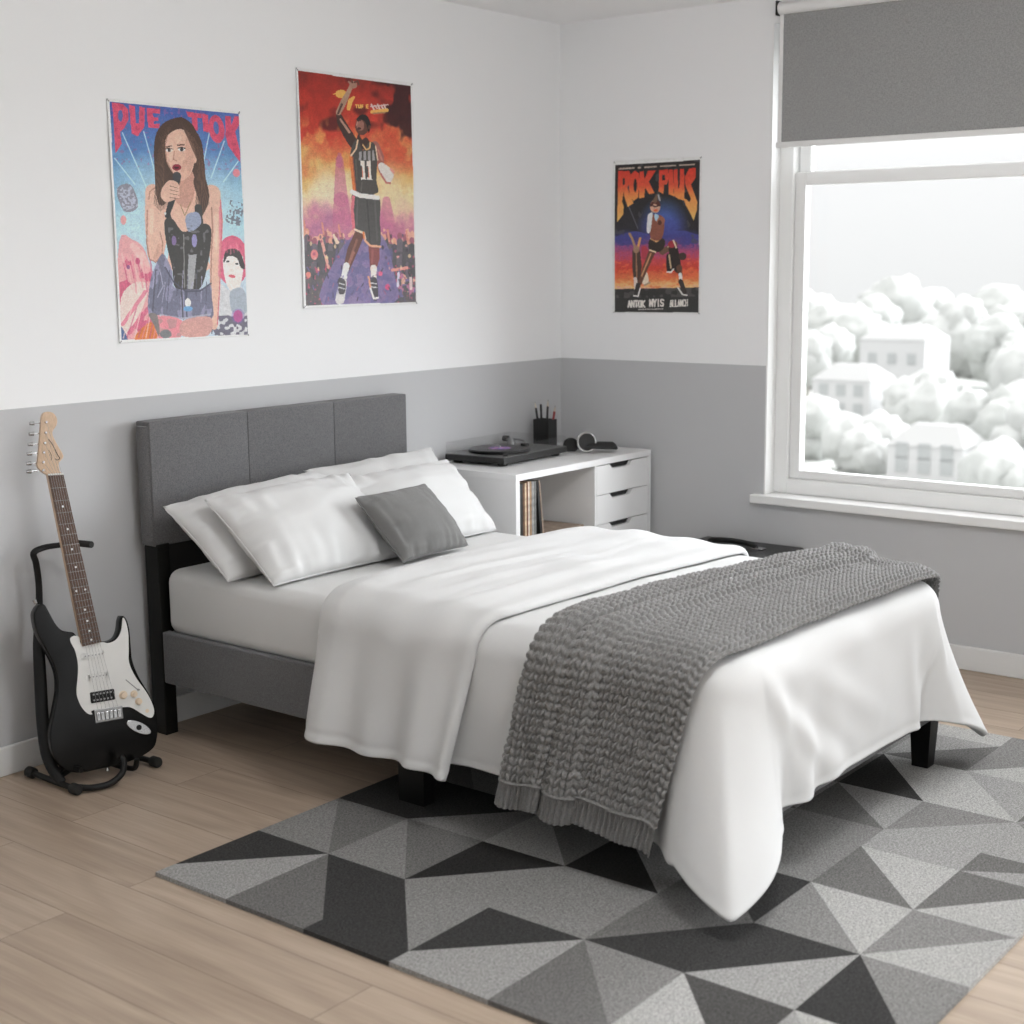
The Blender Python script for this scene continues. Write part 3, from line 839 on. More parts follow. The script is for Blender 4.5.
ta.tube([tp(ax_, ay_+.02, DZ+.062), tp(ax_, ay_-.03, DZ+.062), tp(ax_-.03, ay_-.09, DZ+.061), tp(ax_-.09, ay_-.13, DZ+.058)], .0042, n=10)
arm = ta.build('tonearm', M_steel, tt, smooth=True)
MB().cyl(tp(ax_, ay_, DZ+.038), tp(ax_, ay_, DZ+.066), .017, .014).build('tonearm_base', M_steel, arm, smooth=True)
MB().cyl(tp(ax_, ay_+.016, DZ+.062), tp(ax_, ay_+.04, DZ+.062), .013).build('counterweight', M_dkplastic, arm, smooth=True)
MB().box(-.012, .012, -.006, .022, -.008, .004, .002, M=MT @ Matrix.Translation((ax_-.098, ay_-.146, DZ+.058))).build('headshell', M_dkplastic, arm)
MB().cyl(tp(.055, .03, DZ+.038), tp(.055, .03, DZ+.046), .010).build('speed_knob', M_dkplastic, tt, smooth=True)
cv = MB()
c0, c1 = .003, .457; d0, d1 = .003, .292; h0, h1 = DZ+.0385, DZ+.082; th = .0022
cv.box(c0, c1, d0, d0+th, h0, h1, M=MT); cv.box(c0, c1, d1-th, d1, h0, h1, M=MT)
cv.box(c0, c0+th, d0+th, d1-th, h0, h1, M=MT); cv.box(c1-th, c1, d0+th, d1-th, h0, h1, M=MT)
cv.box(c0, c1, d0, d1, h1, h1+th, M=MT)
cv.build('dust_cover', M_acrylic, tt)
# record on the platter
def vinyl_mat():
    m, nt, b = new_mat('vinyl'); b.inputs['Base Color'].default_value = (.012, .012, .012, 1); b.inputs['Roughness'].default_value = .28
    w_ = nt.nodes.new('ShaderNodeTexWave'); w_.wave_type = 'RINGS'; w_.rings_direction = 'Z'; w_.inputs['Scale'].default_value = 160
    tc = nt.nodes.new('ShaderNodeTexCoord'); nt.links.new(tc.outputs['Object'], w_.inputs['Vector'])
    bp = nt.nodes.new('ShaderNodeBump'); bp.inputs['Strength'].default_value = .4; bp.inputs['Distance'].default_value = .0005
    nt.links.new(w_.outputs['Fac'], bp.inputs['Height']); nt.links.new(bp.outputs[0], b.inputs['Normal']); return m
vr = MB().lathe([(.0045, .0), (.1235, .0), (.1240, .0012), (.1235, .0024), (.0045, .0024)], (pc[0], pc[1], pc[2]+.0102), n=72).build('vinyl_record', vinyl_mat(), smooth=True)
tag(vr, 'black vinyl record with purple centre label on the turntable platter', 'record')
lm, nt, b = new_mat('purple_record_label'); b.inputs['Roughness'].default_value = .5
tc = nt.nodes.new('ShaderNodeTexCoord'); n_ = nt.nodes.new('ShaderNodeTexNoise'); n_.inputs['Scale'].default_value = 60
cr = nt.nodes.new('ShaderNodeValToRGB'); cr.color_ramp.interpolation = 'CONSTANT'
e = cr.color_ramp.elements; e[0].color = (.16, .09, .42, 1); e[1].position = .5; e[1].color = (.45, .25, .62, 1); q = e.new(.6); q.color = (.75, .25, .12, 1); q = e.new(.66); q.color = (.22, .18, .55, 1)
nt.links.new(tc.outputs['Object'], n_.inputs['Vector']); nt.links.new(n_.outputs['Fac'], cr.inputs[0]); nt.links.new(cr.outputs[0], b.inputs['Base Color'])
MB().lathe([(.0045, .0001), (.046, .0001), (.046, .0006), (.0045, .0006)], (pc[0], pc[1], pc[2]+.0126), n=48).build('centre_label', lm, vr)

# ------------------------------------------------------------------ pen cup with pens
cx0, cy0 = -.240, -.090; hw, hd = .031, .042
cup = empty('pen_cup', (cx0, cy0, DZ), 'square black pen cup holding pencils behind the turntable', 'pen cup')
c_ = MB()
t_ = .003
c_.box(cx0-hw, cx0+hw, cy0-hd, cy0-hd+t_, DZ, DZ+.128, .001); c_.box(cx0-hw, cx0+hw, cy0+hd-t_, cy0+hd, DZ, DZ+.128, .001)
c_.box(cx0-hw, cx0-hw+t_, cy0-hd+t_, cy0+hd-t_, DZ, DZ+.128, .001); c_.box(cx0+hw-t_, cx0+hw, cy0-hd+t_, cy0+hd-t_, DZ, DZ+.128, .001)
c_.box(cx0-hw+t_, cx0+hw-t_, cy0-hd+t_, cy0+hd-t_, DZ+.001, DZ+.005)
c_.build('cup_body', mat('black_mesh_metal', (.010, .010, .010), .4, bump=.3, bscale=400), cup)
M_pblack = mat('black_pencil_paint', (.02, .02, .02), .4); M_pred = mat('red_pencil_paint', (.35, .04, .04), .4, var=.4, vscale=100)
M_pwood = mat('pale_pencil_wood', (.62, .55, .46), .7)
for (bx, by, tx, ty, h, m, nm, tip) in ((-.012, .010, -.026, .035, .205, M_pblack, 'black pencil with a pale tip leaning left in the pen cup', True),
                                   (-.004, .012, -.006, .018, .192, M_pblack, 'plain black pen standing second from left in the cup', False),
                                   (.000, -.004, .010, -.010, .212, M_pblack, 'black pencil with a pale tip standing tall in the cup', True),
                                   (.010, -.018, .030, -.034, .186, M_pred, 'red pencil leaning right in the pen cup', True)):
    p0 = Vector((cx0+bx, cy0+by, DZ+.0055)); p1 = Vector((cx0+tx, cy0+ty, DZ+h)); q = p0.lerp(p1, .86)
    pe = empty('pencil' if tip else 'pen', p0, nm, 'pencil' if tip else 'pen', 'pencils in the pen cup')
    MB().cyl(p0, q, .0052, n=6).build('barrel', m, pe)
    if tip:
        MB().cyl(q, q.lerp(p1, .8), .0054, .0016, n=8).build('tip', M_pwood, pe); 
        MB().cyl(q.lerp(p1, .8), p1, .0014, .0004, n=6).build('lead', M_pblack, pe)
    else: MB().cyl(q, p1, .0054, .005, n=8).build('cap', M_dkplastic, pe)

# ------------------------------------------------------------------ headphones
hp = empty('headphones', (-.26, -.30, DZ), 'black over-ear headphones with silver-rimmed cup on the white unit', 'headphones')
dv = Vector((-.60, -.79, .10)).normalized(); rt = Vector((.62, -.785, 0))
K = Vector((-.275, -.335, DZ+.0465))
cupm = MB().lathe([(0, -.022), (.030, -.022), (.038, -.014), (.039, .0), (.036, .008), (0, .009)], K, dv, 36).build('ear_cup', M_dkplastic, hp, smooth=True)
MB().lathe([(.036, .006), (.0435, .003), (.045, .008), (.0425, .0125), (.037, .0115), (.036, .006)], K, dv, 40).build('silver_rim', M_chrome, cupm, smooth=True)
K2 = K-dv*.095+Vector((-.045, .015, -.012)); 
MB().lathe([(0, -.020), (.030, -.020), (.033, -.010), (.033, .006), (.028, .012), (0, .012)], K2, -dv, 36).build('ear_cup', M_dkplastic, hp, smooth=True)
bp_ = []
for k in range(13):
    t = PI*k/12
    bp_.append(tuple(K-dv*.045*(1-math.cos(t))*1.05+rt*(.145*math.sin(t)**.85)+Vector((-.03*k/12, .008*k/12, -.012-.004*math.sin(t)))))
MB().tube(bp_, .021, n=12, sub=3, flat=.42).build('headband', mat('black_padding', (.015, .015, .015), .55), hp, smooth=True)

# ------------------------------------------------------------------ black case by the window wall
cs_ = empty('carry_case', (-.20, -1.02, 0), 'black hard case with a strap handle behind the bed by the window wall', 'case')
M_tolex = mat('black_tolex', (.014, .014, .014), .45, bump=.4, bscale=350)
MB().box(-.385, -.022, -1.245, -.785, .012, .345, .012, 3).build('case_body', M_tolex, cs_, smooth=True)
MB().box(-.387, -.020, -1.247, -.783, .350, .402, .014, 3).build('lid', M_tolex, cs_, smooth=True)
MB().box(-.380, -.027, -1.240, -.790, .342, .353).build('edge_strip', M_steel, cs_)
for (x, y) in ((-.35, -1.2), (-.06, -1.2), (-.35, -.83), (-.06, -.83)):
    MB().cyl((x, y, 0), (x, y, .013), .014, .016).build('foot', M_rubber, cs_, smooth=True)
hd_ = MB().tube([(-.17, -.885, .408), (-.17, -.905, .418), (-.17, -.96, .424), (-.17, -1.03, .424), (-.17, -1.085, .418), (-.17, -1.105, .408)], .009, n=10, flat=1.7).build('handle', M_rubber, cs_, smooth=True)
for y in (-.875, -1.115):
    MB().box(-.188, -.152, y-.024, y+.024, .402, .409, .002).build('handle_plate', M_chrome, hd_)
for (x, y) in ((-.376, -1.236), (-.376, -.794)):
    MB().box(x-.014, x+.016, y-.014, y+.016, .385, .405, .004).build('corner_guard', M_dkplastic, cs_)

# ------------------------------------------------------------------ guitar
GP = Vector((-2.7828, -.300, .0337)); Gn = Vector((-.3206, -.9318, .1703)).normalized()
Ge1 = Vector((.94559, -.32536, 0)); Ge2 = Gn.cross(Ge1).normalized()
MG = Matrix(((Ge1.x, Ge2.x, Gn.x, GP.x), (Ge1.y, Ge2.y, Gn.y, GP.y), (Ge1.z, Ge2.z, Gn.z, GP.z), (0, 0, 0, 1)))
def gp(a, b_, c=0.): return tuple(MG @ Vector((a, b_, c)))
def smooth_outline(pts, n=5):
    P_ = [np.array(p) for p in pts]; m_ = len(P_); out = []
    for i in range(m_):
        a, b_, c, d = P_[i-1], P_[i], P_[(i+1) % m_], P_[(i+2) % m_]
        for k in range(n):
            u = k/n; out.append(tuple(.5*((2*b_)+(c-a)*u+(2*a-5*b_+4*c-d)*u*u+(3*b_-a-3*c+d)*u**3)))
    return out
BODY = [(-.1455,.4958),(-.1385,.5161),(-.1232,.5303),(-.1096,.5271),(-.0984,.5015),(-.0857,.4699),(-.0692,.4463),(-.0499,.4380),(-.0340,.4330),(-.0230,.4180),(-.0146,.4063),(.0418,.396),(.0629,.39),(.0892,.3963),(.1040,.4177),(.1118,.4494),(.1205,.4629),(.1319,.4507),(.1375,.4207),(.1373,.3736),(.1367,.3229),(.1511,.2692),(.1795,.2056),(.1932,.1592),(.1948,.1077),(.1863,.0656),(.1715,.0405),(.1288,.0215),(.069,.0116),(-.0038,.0091),(-.0545,.0085),(-.092,.0194),(-.117,.0432),(-.1318,.0716),(-.1374,.1086),(-.1335,.1505),(-.1165,.2043),(-.1009,.2585),(-.0967,.3078),(-.1053,.3521),(-.1256,.405),(-.1416,.4497)]
GUARD = [(-.0454,.4179),(-.0321,.4231),(-.0186,.4162),(-.0124,.3938),(.0429,.3929),(.0676,.3864),(.0933,.3943),(.1110,.4189),(.1195,.4560),(.1273,.4457),(.1318,.4102),(.1281,.3598),(.1246,.3168),(.1402,.2691),(.1713,.2128),(.1862,.164),(.1813,.1406),(.1684,.1384),(.1442,.1565),(.1168,.178),(.0916,.1837),(.0,.1906),(-.0049,.1785),(-.0207,.1848),(-.0377,.2128),(-.0451,.2499),(-.0377,.2916),(-.0318,.3336),(-.0356,.3772),(-.0455,.4036)]
HEAD = [(-.0623,.9152),(-.0875,.9407),(-.0851,.9631),(-.0764,1.0049),(-.0663,1.0608),(-.0583,1.0957),(-.0455,1.1048),(-.0249,1.1007),(-.0149,1.0822),(-.0185,1.0611),(-.0334,1.0408),(-.0242,1.0081),(-.0074,.9677),(-.0237,.9476),(-.0229,.9226),(-.0175,.9129)]
gt = empty('electric_guitar', GP, 'black and white electric guitar with maple headstock on a floor stand', 'guitar')
M_gbody = mat('gloss_black_lacquer', (.003, .003, .003), .24, spec=.25)
M_guard = mat('white_pickguard', (.80, .80, .78), .25)
M_cream = mat('aged_cream_plastic', (.80, .66, .50), .35)
M_maple = mat('pale_maple', (.62, .44, .30), .35, var=.12, vscale=40, stretch=(8, 8, 1))
M_rose = mat('rosewood', (.085, .040, .022), .4, var=.3, vscale=60, stretch=(6, 6, 1))
MB().prism(smooth_outline(BODY, 5), -.045, 0, MG, bev=.007, seg=3).build('body', M_gbody, gt, smooth=True)
MB().prism(smooth_outline(GUARD, 4), .0003, .0028, MG).build('pickguard', M_guard, gt)
N0, N1, N2, N3 = (-.0623, .9152), (-.0168, .9135), (.0429, .3929), (-.0144, .3884)
MB().prism([N0, N1, N2, N3], -.016, .010, MG, bev=.004).build('neck', M_maple, gt)
fb = MB().prism([N0, N1, N2, N3], .0101, .0150, MG, bev=.0008).build('fingerboard', M_rose, gt)
def nk(t, s):
    a = (N0[0]+(N3[0]-N0[0])*t, N0[1]+(N3[1]-N0[1])*t); b_ = (N1[0]+(N2[0]-N1[0])*t, N1[1]+(N2[1]-N1[1])*t)
    return (a[0]+(b_[0]-a[0])*s, a[1]+(b_[1]-a[1])*s)
kk = .985/(1-2**(-21/12))
ft = [kk*(1-2**(-n/12)) for n in range(0, 22)]
for f in range(1, 22):
    MB().cyl(gp(*nk(ft[f], .02), .0152), gp(*nk(ft[f], .98), .0152), .0013, n=6).build('fret', M_chrome, fb)
for f in (3, 5, 7, 9, 12, 15, 17, 19, 21):
    tmid = (ft[f]+ft[f-1])/2
    for s in ((.5,) if f != 12 else (.25, .75)):
        MB().cyl(gp(*nk(tmid, s), .0150), gp(*nk(tmid, s), .0157), .0033, n=12).build('dot_inlay', M_guard, fb)
MB().cyl(gp(*nk(0, 0), .0150), gp(*nk(0, 1), .0150), .0028, n=8).build('nut', M_guard, gt)
hs = MB().prism(smooth_outline(HEAD, 3), -.012, .004, MG, bev=.002).build('headstock', M_maple, gt)
PEGS = [(-.0492,1.0733),(-.0540,1.0417),(-.0602,1.011),(-.066,.9831),(-.0709,.9538)]
PEGS = PEGS+[(-.0455, 1.092)]
for (a, b_) in PEGS[:5]+[( -.0735, .9300)]:
    tu = MB().cyl(gp(a, b_, .004), gp(a, b_, .012), .0042, .0034, n=12).build('tuning_post', M_chrome, hs, smooth=True)
    MB().cyl(gp(a-.012, b_, -.009), gp(a-.034, b_, -.009), .0022, n=8).cyl(gp(a-.032, b_, -.009), gp(a-.046, b_, -.009), .0065, .0050, n=10).build('tuning_peg', M_chrome, hs, smooth=True)
# lettering-like flourish on the headstock
fl = MB().tube([gp(-.047, 1.022, .0046), gp(-.037, 1.005, .0046), (gp(-.026, .975, .0046)), gp(-.020, .962, .0046), gp(-.028, .957, .0046), gp(-.034, .962, .0046)], .0011, n=5)
fl.tube([gp(-.050, .990, .0046), gp(-.046, .980, .0046), gp(-.043, .968, .0046), gp(-.046, .958, .0046)], .0007, n=5)
fl.build('logo_script', M_dkplastic, hs)
# pickups
for (p, q) in (((-.02, .3569), (.0562, .362)), ((-.0128, .2912), (.0622, .296))):
    MB().cyl(gp(p[0]+.006, p[1], .0025), gp(p[0]+.006, p[1], .0062), .0085, n=16).box(p[0]+.006, q[0]-.006, p[1]-.0085, p[1]+.0085, .0025, .0062, M=MG).cyl(gp(q[0]-.006, p[1], .0025), gp(q[0]-.006, p[1], .0062), .0085, n=16).build('pickup', M_guard, gt)
    pp = MB()
    for k in range(6):
        x_ = p[0]+.012+k*(q[0]-p[0]-.024)/5; pp.cyl(gp(x_, p[1], .0062), gp(x_, p[1], .0070), .0022, n=8)
    pp.build('pole_pieces', M_steel, gt)
hbk = MB().box(-.006, .0685, .212, .2455, .0025, .0075, .003, M=MG).build('humbucker_pickup', M_black, gt)
pp = MB()
for k in range(6):
    for y_ in (.220, .2375): pp.cyl(gp(.004+k*.0106, y_, .0075), gp(.004+k*.0106, y_, .0084), .0030, n=8)
pp.build('pole_pieces', M_steel, gt)
br = MB().box(.001, .088, .150, .190, .0028, .0062, .0015, M=MG).build('bridge', M_steel, gt)
for k in range(6): MB().box(.007+k*.0128, .0175+k*.0128, .156, .181, .0062, .0105, .0012, M=MG).build('saddle', M_chrome, br)
for (a, b_, r) in ((.0951, .2215, .0115), (.1287, .2191, .0098), (.1408, .1937, .0098)):
    MB().lathe([(0, 0), (r*1.12, 0), (r*1.12, .002), (r*.85, .004), (r*.8, .013), (0, .014)], gp(a, b_, .0028), Gn, 24).build('control_knob', M_cream, gt, smooth=True)
MB().cyl(gp(.1645, .1602, .0028), gp(.1645, .1602, .0036), .006, n=14).build('guard_screw', M_cream, gt)
MB().tube([gp(.1081, .2669, .0030), gp(.1263, .2472, .0030), gp(.1425, .2295, .0030)], .0014, n=6).cyl(gp(.1425, .2305, .003), gp(.1445, .2295, .012), .003, .002, n=8).build('pickup_switch', M_steel, gt)
# jack plate
jp = []
for k in range(28):
    t = 2*PI*k/28; ca_, sa_ = math.cos(t), math.sin(t); x_, y_ = ca_*.042, sa_*.0155
    th = math.radians(-33); jp.append((.133+x_*math.cos(th)-y_*math.sin(th), .114+x_*math.sin(th)+y_*math.cos(th)))
jk = MB().prism(jp, .0002, .0045, MG, bev=.001).build('jack_plate', M_chrome, gt)
MB().cyl(gp(.133, .114, .0045), gp(.133, .114, .0052), .0085, n=16).build('jack_socket', M_black, jk)
for k in range(6):
    s = .12+k*.152
    a = nk(0, s); b_ = nk(1, s); e = (.012+k*.0128, .170)
    MB().tube([gp(a[0], a[1], .0185), gp(b_[0], b_[1], .0195), gp(e[0], e[1], .0125)], .0004, n=5, sub=2).build('string', M_steel, gt)
    pg = (PEGS[:5]+[(-.0735, .9300)])[5-k] if k else (-.0735, .93)
    MB().cyl(gp(a[0], a[1], .0182), gp(pg[0], pg[1], .0100), .0004, n=5).build('string', M_steel, gt)
for (a, b_) in ((-.1300, .5330), (.0300, .0060)):
    MB().cyl(gp(a, b_, -.022), gp(a+(-.004 if b_ > .3 else 0), b_+(.012 if b_ > .3 else -.010), -.022), .0045, .0065, n=12).build('strap_button', M_chrome, gt, smooth=True)

# ------------------------------------------------------------------ guitar stand
gs = empty('guitar_stand', (-2.76, -.2, 0), 'black tubular floor stand holding the electric guitar', 'guitar stand')
M_tube = mat('black_powder_coat', (.006, .006, .006), .42, spec=.3)
MB().tube([(-2.885, -.085, .018), (-2.888, -.2, .017), (-2.892, -.335, .017)], .0095, n=14).build('foot_bar', M_tube, gs, smooth=True)
MB().tube([(-2.600, -.10, .018), (-2.598, -.2, .017), (-2.592, -.330, .017)], .0095, n=14).build('foot_bar', M_tube, gs, smooth=True)
for (x, y0, y1) in ((-2.885, -.075, -.115), (-2.892, -.310, -.350), (-2.600, -.09, -.125), (-2.592, -.305, -.345)):
    MB().lathe([(0, 0), (.0145, 0), (.017, .004), (.017, .030), (.013, .036), (0, .036)], (x, y0, .0175), (0, -1, 0), 20).build('rubber_end', M_rubber, gs, smooth=True)
MB().tube([(-2.885, -.19, .018), (-2.80, -.155, .03), (-2.70, -.155, .03), (-2.600, -.19, .018)], .0095, n=12).build('cross_bar', M_tube, gs, smooth=True)
# wide curved upright, from the left bar up to the neck
MB().tube([(-2.885, -.255, .020), (-2.890, -.225, .045), (-2.884, -.180, .10), (-2.868, -.145, .19), (-2.852, -.122, .30), (-2.838, -.105, .42), (-2.822, -.095, .52), (-2.818, -.095, .60), (-2.826, -.10, .665), (-2.835, -.105, .700), (-2.800, -.11, .712), (-2.745, -.115, .712), (-2.700, -.125, .712)],
          [.013, .017, .020, .020, .020, .018, .0115, .0105, .0105, .0105, .0100, .0095, .0095], n=14, flat=.62).build('upright', M_tube, gs, smooth=True)
MB().tube([(-2.700, -.125, .712), (-2.690, -.150, .711), (-2.684, -.185, .711)], .0105, n=12).build('neck_yoke', M_rubber, gs, smooth=True)
# front loop that carries the body
MB().tube([(-2.888, -.315, .020), (-2.850, -.348, .014), (-2.800, -.368, .016), (-2.758, -.372, .035), (-2.742, -.366, .065), (-2.745, -.355, .085)], .0100, n=12).build('cradle_arm', M_tube, gs, smooth=True)
MB().tube([(-2.885, -.215, .020), (-2.865, -.23, .035), (-2.850, -.26, .055), (-2.848, -.30, .058)], .0085, n=12).build('cradle_strut', M_tube, gs, smooth=True)
MB().tube([(-2.700, -.155, .030), (-2.695, -.22, .022), (-2.690, -.30, .022), (-2.688, -.345, .030), (-2.688, -.358, .060)], .0085, n=12).build('cradle_arm', M_tube, gs, smooth=True)

# ------------------------------------------------------------------ posters (flat printed sheets, drawn as colour per small cell)
class Canvas:
    """shapes are given on a loose sketch grid; q = the four sheet corners on that grid (TL, TR, BR, BL)"""
    def __init__(s, W, H, q, fill):
        s.W, s.H = W, H; s.a = np.zeros((H, W, 3)); s.a[:] = fill
        A = []; b_ = []
        for (x, y), (u, v) in zip(q, ((0, 0), (1, 0), (1, 1), (0, 1))):
            A.append([x, y, 1, 0, 0, 0, -u*x, -u*y]); b_.append(u); A.append([0, 0, 0, x, y, 1, -v*x, -v*y]); b_.append(v)
        h = np.linalg.solve(np.array(A, float), np.array(b_, float)); s.Hm = np.append(h, 1).reshape(3, 3)
        Hi = np.linalg.inv(s.Hm)
        U, V = np.meshgrid((np.arange(W)+.5)/W, (np.arange(H)+.5)/H)
        w_ = Hi[2, 0]*U+Hi[2, 1]*V+Hi[2, 2]
        s.X = (Hi[0, 0]*U+Hi[0, 1]*V+Hi[0, 2])/w_; s.Y = (Hi[1, 0]*U+Hi[1, 1]*V+Hi[1, 2])/w_
    def mask(s, pts):
        P = np.array(pts, float); x0, y0 = P.min(0); x1, y1 = P.max(0)
        m = np.zeros(s.X.shape, bool); bb = (s.X >= x0) & (s.X <= x1) & (s.Y >= y0) & (s.Y <= y1)
        xs, ys = s.X[bb], s.Y[bb]; ins = np.zeros(xs.shape, bool)
        for i in range(len(P)):
            xa, ya = P[i-1]; xb, yb = P[i]
            if ya == yb: continue
            c = ((ya > ys) != (yb > ys)) & (xs < (xb-xa)*(ys-ya)/(yb-ya)+xa); ins ^= c
        m[bb] = ins; return m
    def put(s, m, col, a=1.):
        if np.isscalar(m): return
        w_ = (m.astype(float)*a)[..., None]; c = col if isinstance(col, np.ndarray) else np.array(col, float)
        s.a = s.a*(1-w_)+c*w_
    def poly(s, pts, col, a=1.): s.put(s.mask(pts), col, a)
    def spoly(s, pts, col, a=1.): s.poly(smooth_outline(pts, 4), col, a)
    def ell(s, cx, cy, rx, ry, col, rot=0., a=1., soft=0.):
        t = math.radians(rot); dx, dy = s.X-cx, s.Y-cy
        u = (dx*math.cos(t)+dy*math.sin(t))/rx; v = (-dx*math.sin(t)+dy*math.cos(t))/ry; r = np.sqrt(u*u+v*v)
        m = np.clip((1-r)/soft, 0, 1) if soft else (r < 1).astype(float)
        s.put(m, col, a)
    def line(s, pts, wd, col, a=1., soft=False):
        for (xa, ya), (xb, yb) in zip(pts[:-1], pts[1:]):
            L2 = (xb-xa)**2+(yb-ya)**2+1e-9; t = np.clip(((s.X-xa)*(xb-xa)+(s.Y-ya)*(yb-ya))/L2, 0, 1)
            d = np.hypot(s.X-xa-t*(xb-xa), s.Y-ya-t*(yb-ya)); s.put(np.clip((wd-d)/wd*1.5, 0, 1) if soft else (d < wd).astype(float), col, a)
    def limb(s, pts, col, a=1.):
        """pts: (x, y, halfwidth)"""
        for (xa, ya, ra), (xb, yb, rb_) in zip(pts[:-1], pts[1:]):
            L2 = (xb-xa)**2+(yb-ya)**2+1e-9; t = np.clip(((s.X-xa)*(xb-xa)+(s.Y-ya)*(yb-ya))/L2, 0, 1)
            d = np.hypot(s.X-xa-t*(xb-xa), s.Y-ya-t*(yb-ya)); s.put((d < ra+(rb_-ra)*t).astype(float), col, a)
    def vgrad(s, stops):
        ys = [k[0] for k in stops]; c = np.array([k[1] for k in stops], float)
        return np.stack([np.interp(s.Y, ys, c[:, i]) for i in range(3)], -1)
    def cgrad(s, stops, amp, sc, seed, asp=1.2):
        ys = [k[0] for k in stops]; c = np.array([k[1] for k in stops], float); Yn = s.Y+amp*s.fbm(sc, seed, asp)+.35*amp*s.fbm(sc*.3, seed+7, asp)
        return np.stack([np.interp(Yn, ys, c[:, i]) for i in range(3)], -1)
    def soft(s, f, k=5.): return np.clip(f*k, 0, 1)
    def noise(s, sc, seed, asp=1.): return vnoise(s.X/sc+seed*3.1, s.Y/sc/asp+seed*1.7, seed)
    def fbm(s, sc, seed, asp=1.): return .55*s.noise(sc, seed, asp)+.3*s.noise(sc/2.1, seed+1, asp)+.15*s.noise(sc/4.3, seed+2, asp)

FONT = {'A': 'M02L14L22M.6,1 1.4,1', }
GLY = {  # strokes on a 0..2 x 0..4 box, y downwards
 'R': [[(0, 4), (0, 0), (1.5, 0), (2, .9), (1.5, 1.9), (0, 2)], [(.8, 2), (2, 4)]], 'O': [[(.6, 0), (1.4, 0), (2, .8), (2, 3.2), (1.4, 4), (.6, 4), (0, 3.2), (0, .8), (.6, 0)]],
 'K': [[(0, 0), (0, 4)], [(2, 0), (.2, 2), (2, 4)]], 'P': [[(0, 4), (0, 0), (1.5, 0), (2, 1), (1.5, 2), (0, 2)]], 'I': [[(1, 0), (1, 4)]], 'U': [[(0, 0), (0, 3.2), (.6, 4), (1.4, 4), (2, 3.2), (2, 0)]],
 'S': [[(2, .5), (1.4, 0), (.5, 0), (0, .9), (.5, 1.9), (1.5, 2.1), (2, 3.1), (1.4, 4), (.5, 4), (0, 3.4)]], 'E': [[(2, 0), (0, 0), (0, 4), (2, 4)], [(0, 2), (1.6, 2)]], 'T': [[(0, 0), (2, 0)], [(1, 0), (1, 4)]],
 '1': [[(.3, .8), (1.1, 0), (1.1, 4)], [(.2, 4), (2, 4)]], 'N': [[(0, 4), (0, 0), (2, 4), (2, 0)]], 'A': [[(0, 4), (1, 0), (2, 4)], [(.5, 2.6), (1.5, 2.6)]], 'V': [[(0, 0), (1, 4), (2, 0)]], 'Y': [[(0, 0), (1, 2), (2, 0)], [(1, 2), (1, 4)]],
 'C': [[(2, .6), (1.4, 0), (.6, 0), (0, .8), (0, 3.2), (.6, 4), (1.4, 4), (2, 3.4)]], 'L': [[(0, 0), (0, 4), (2, 4)]], 'M': [[(0, 4), (0, 0), (1, 2), (2, 0), (2, 4)]], 'W': [[(0, 0), (.5, 4), (1, 1.5), (1.5, 4), (2, 0)]], 'H': [[(0, 0), (0, 4)], [(2, 0), (2, 4)], [(0, 2), (2, 2)]], ' ': []}
def text(cv, word, x, y, w_, h, sp, wd, col, a=1., slope=0.):
    for k, ch in enumerate(word):
        for st in GLY.get(ch, []):
            cv.line([(x+k*(w_+sp)+p[0]/2*w_, y+p[1]/4*h+slope*(k*(w_+sp)+p[0]/2*w_)) for p in st], wd, col, a)

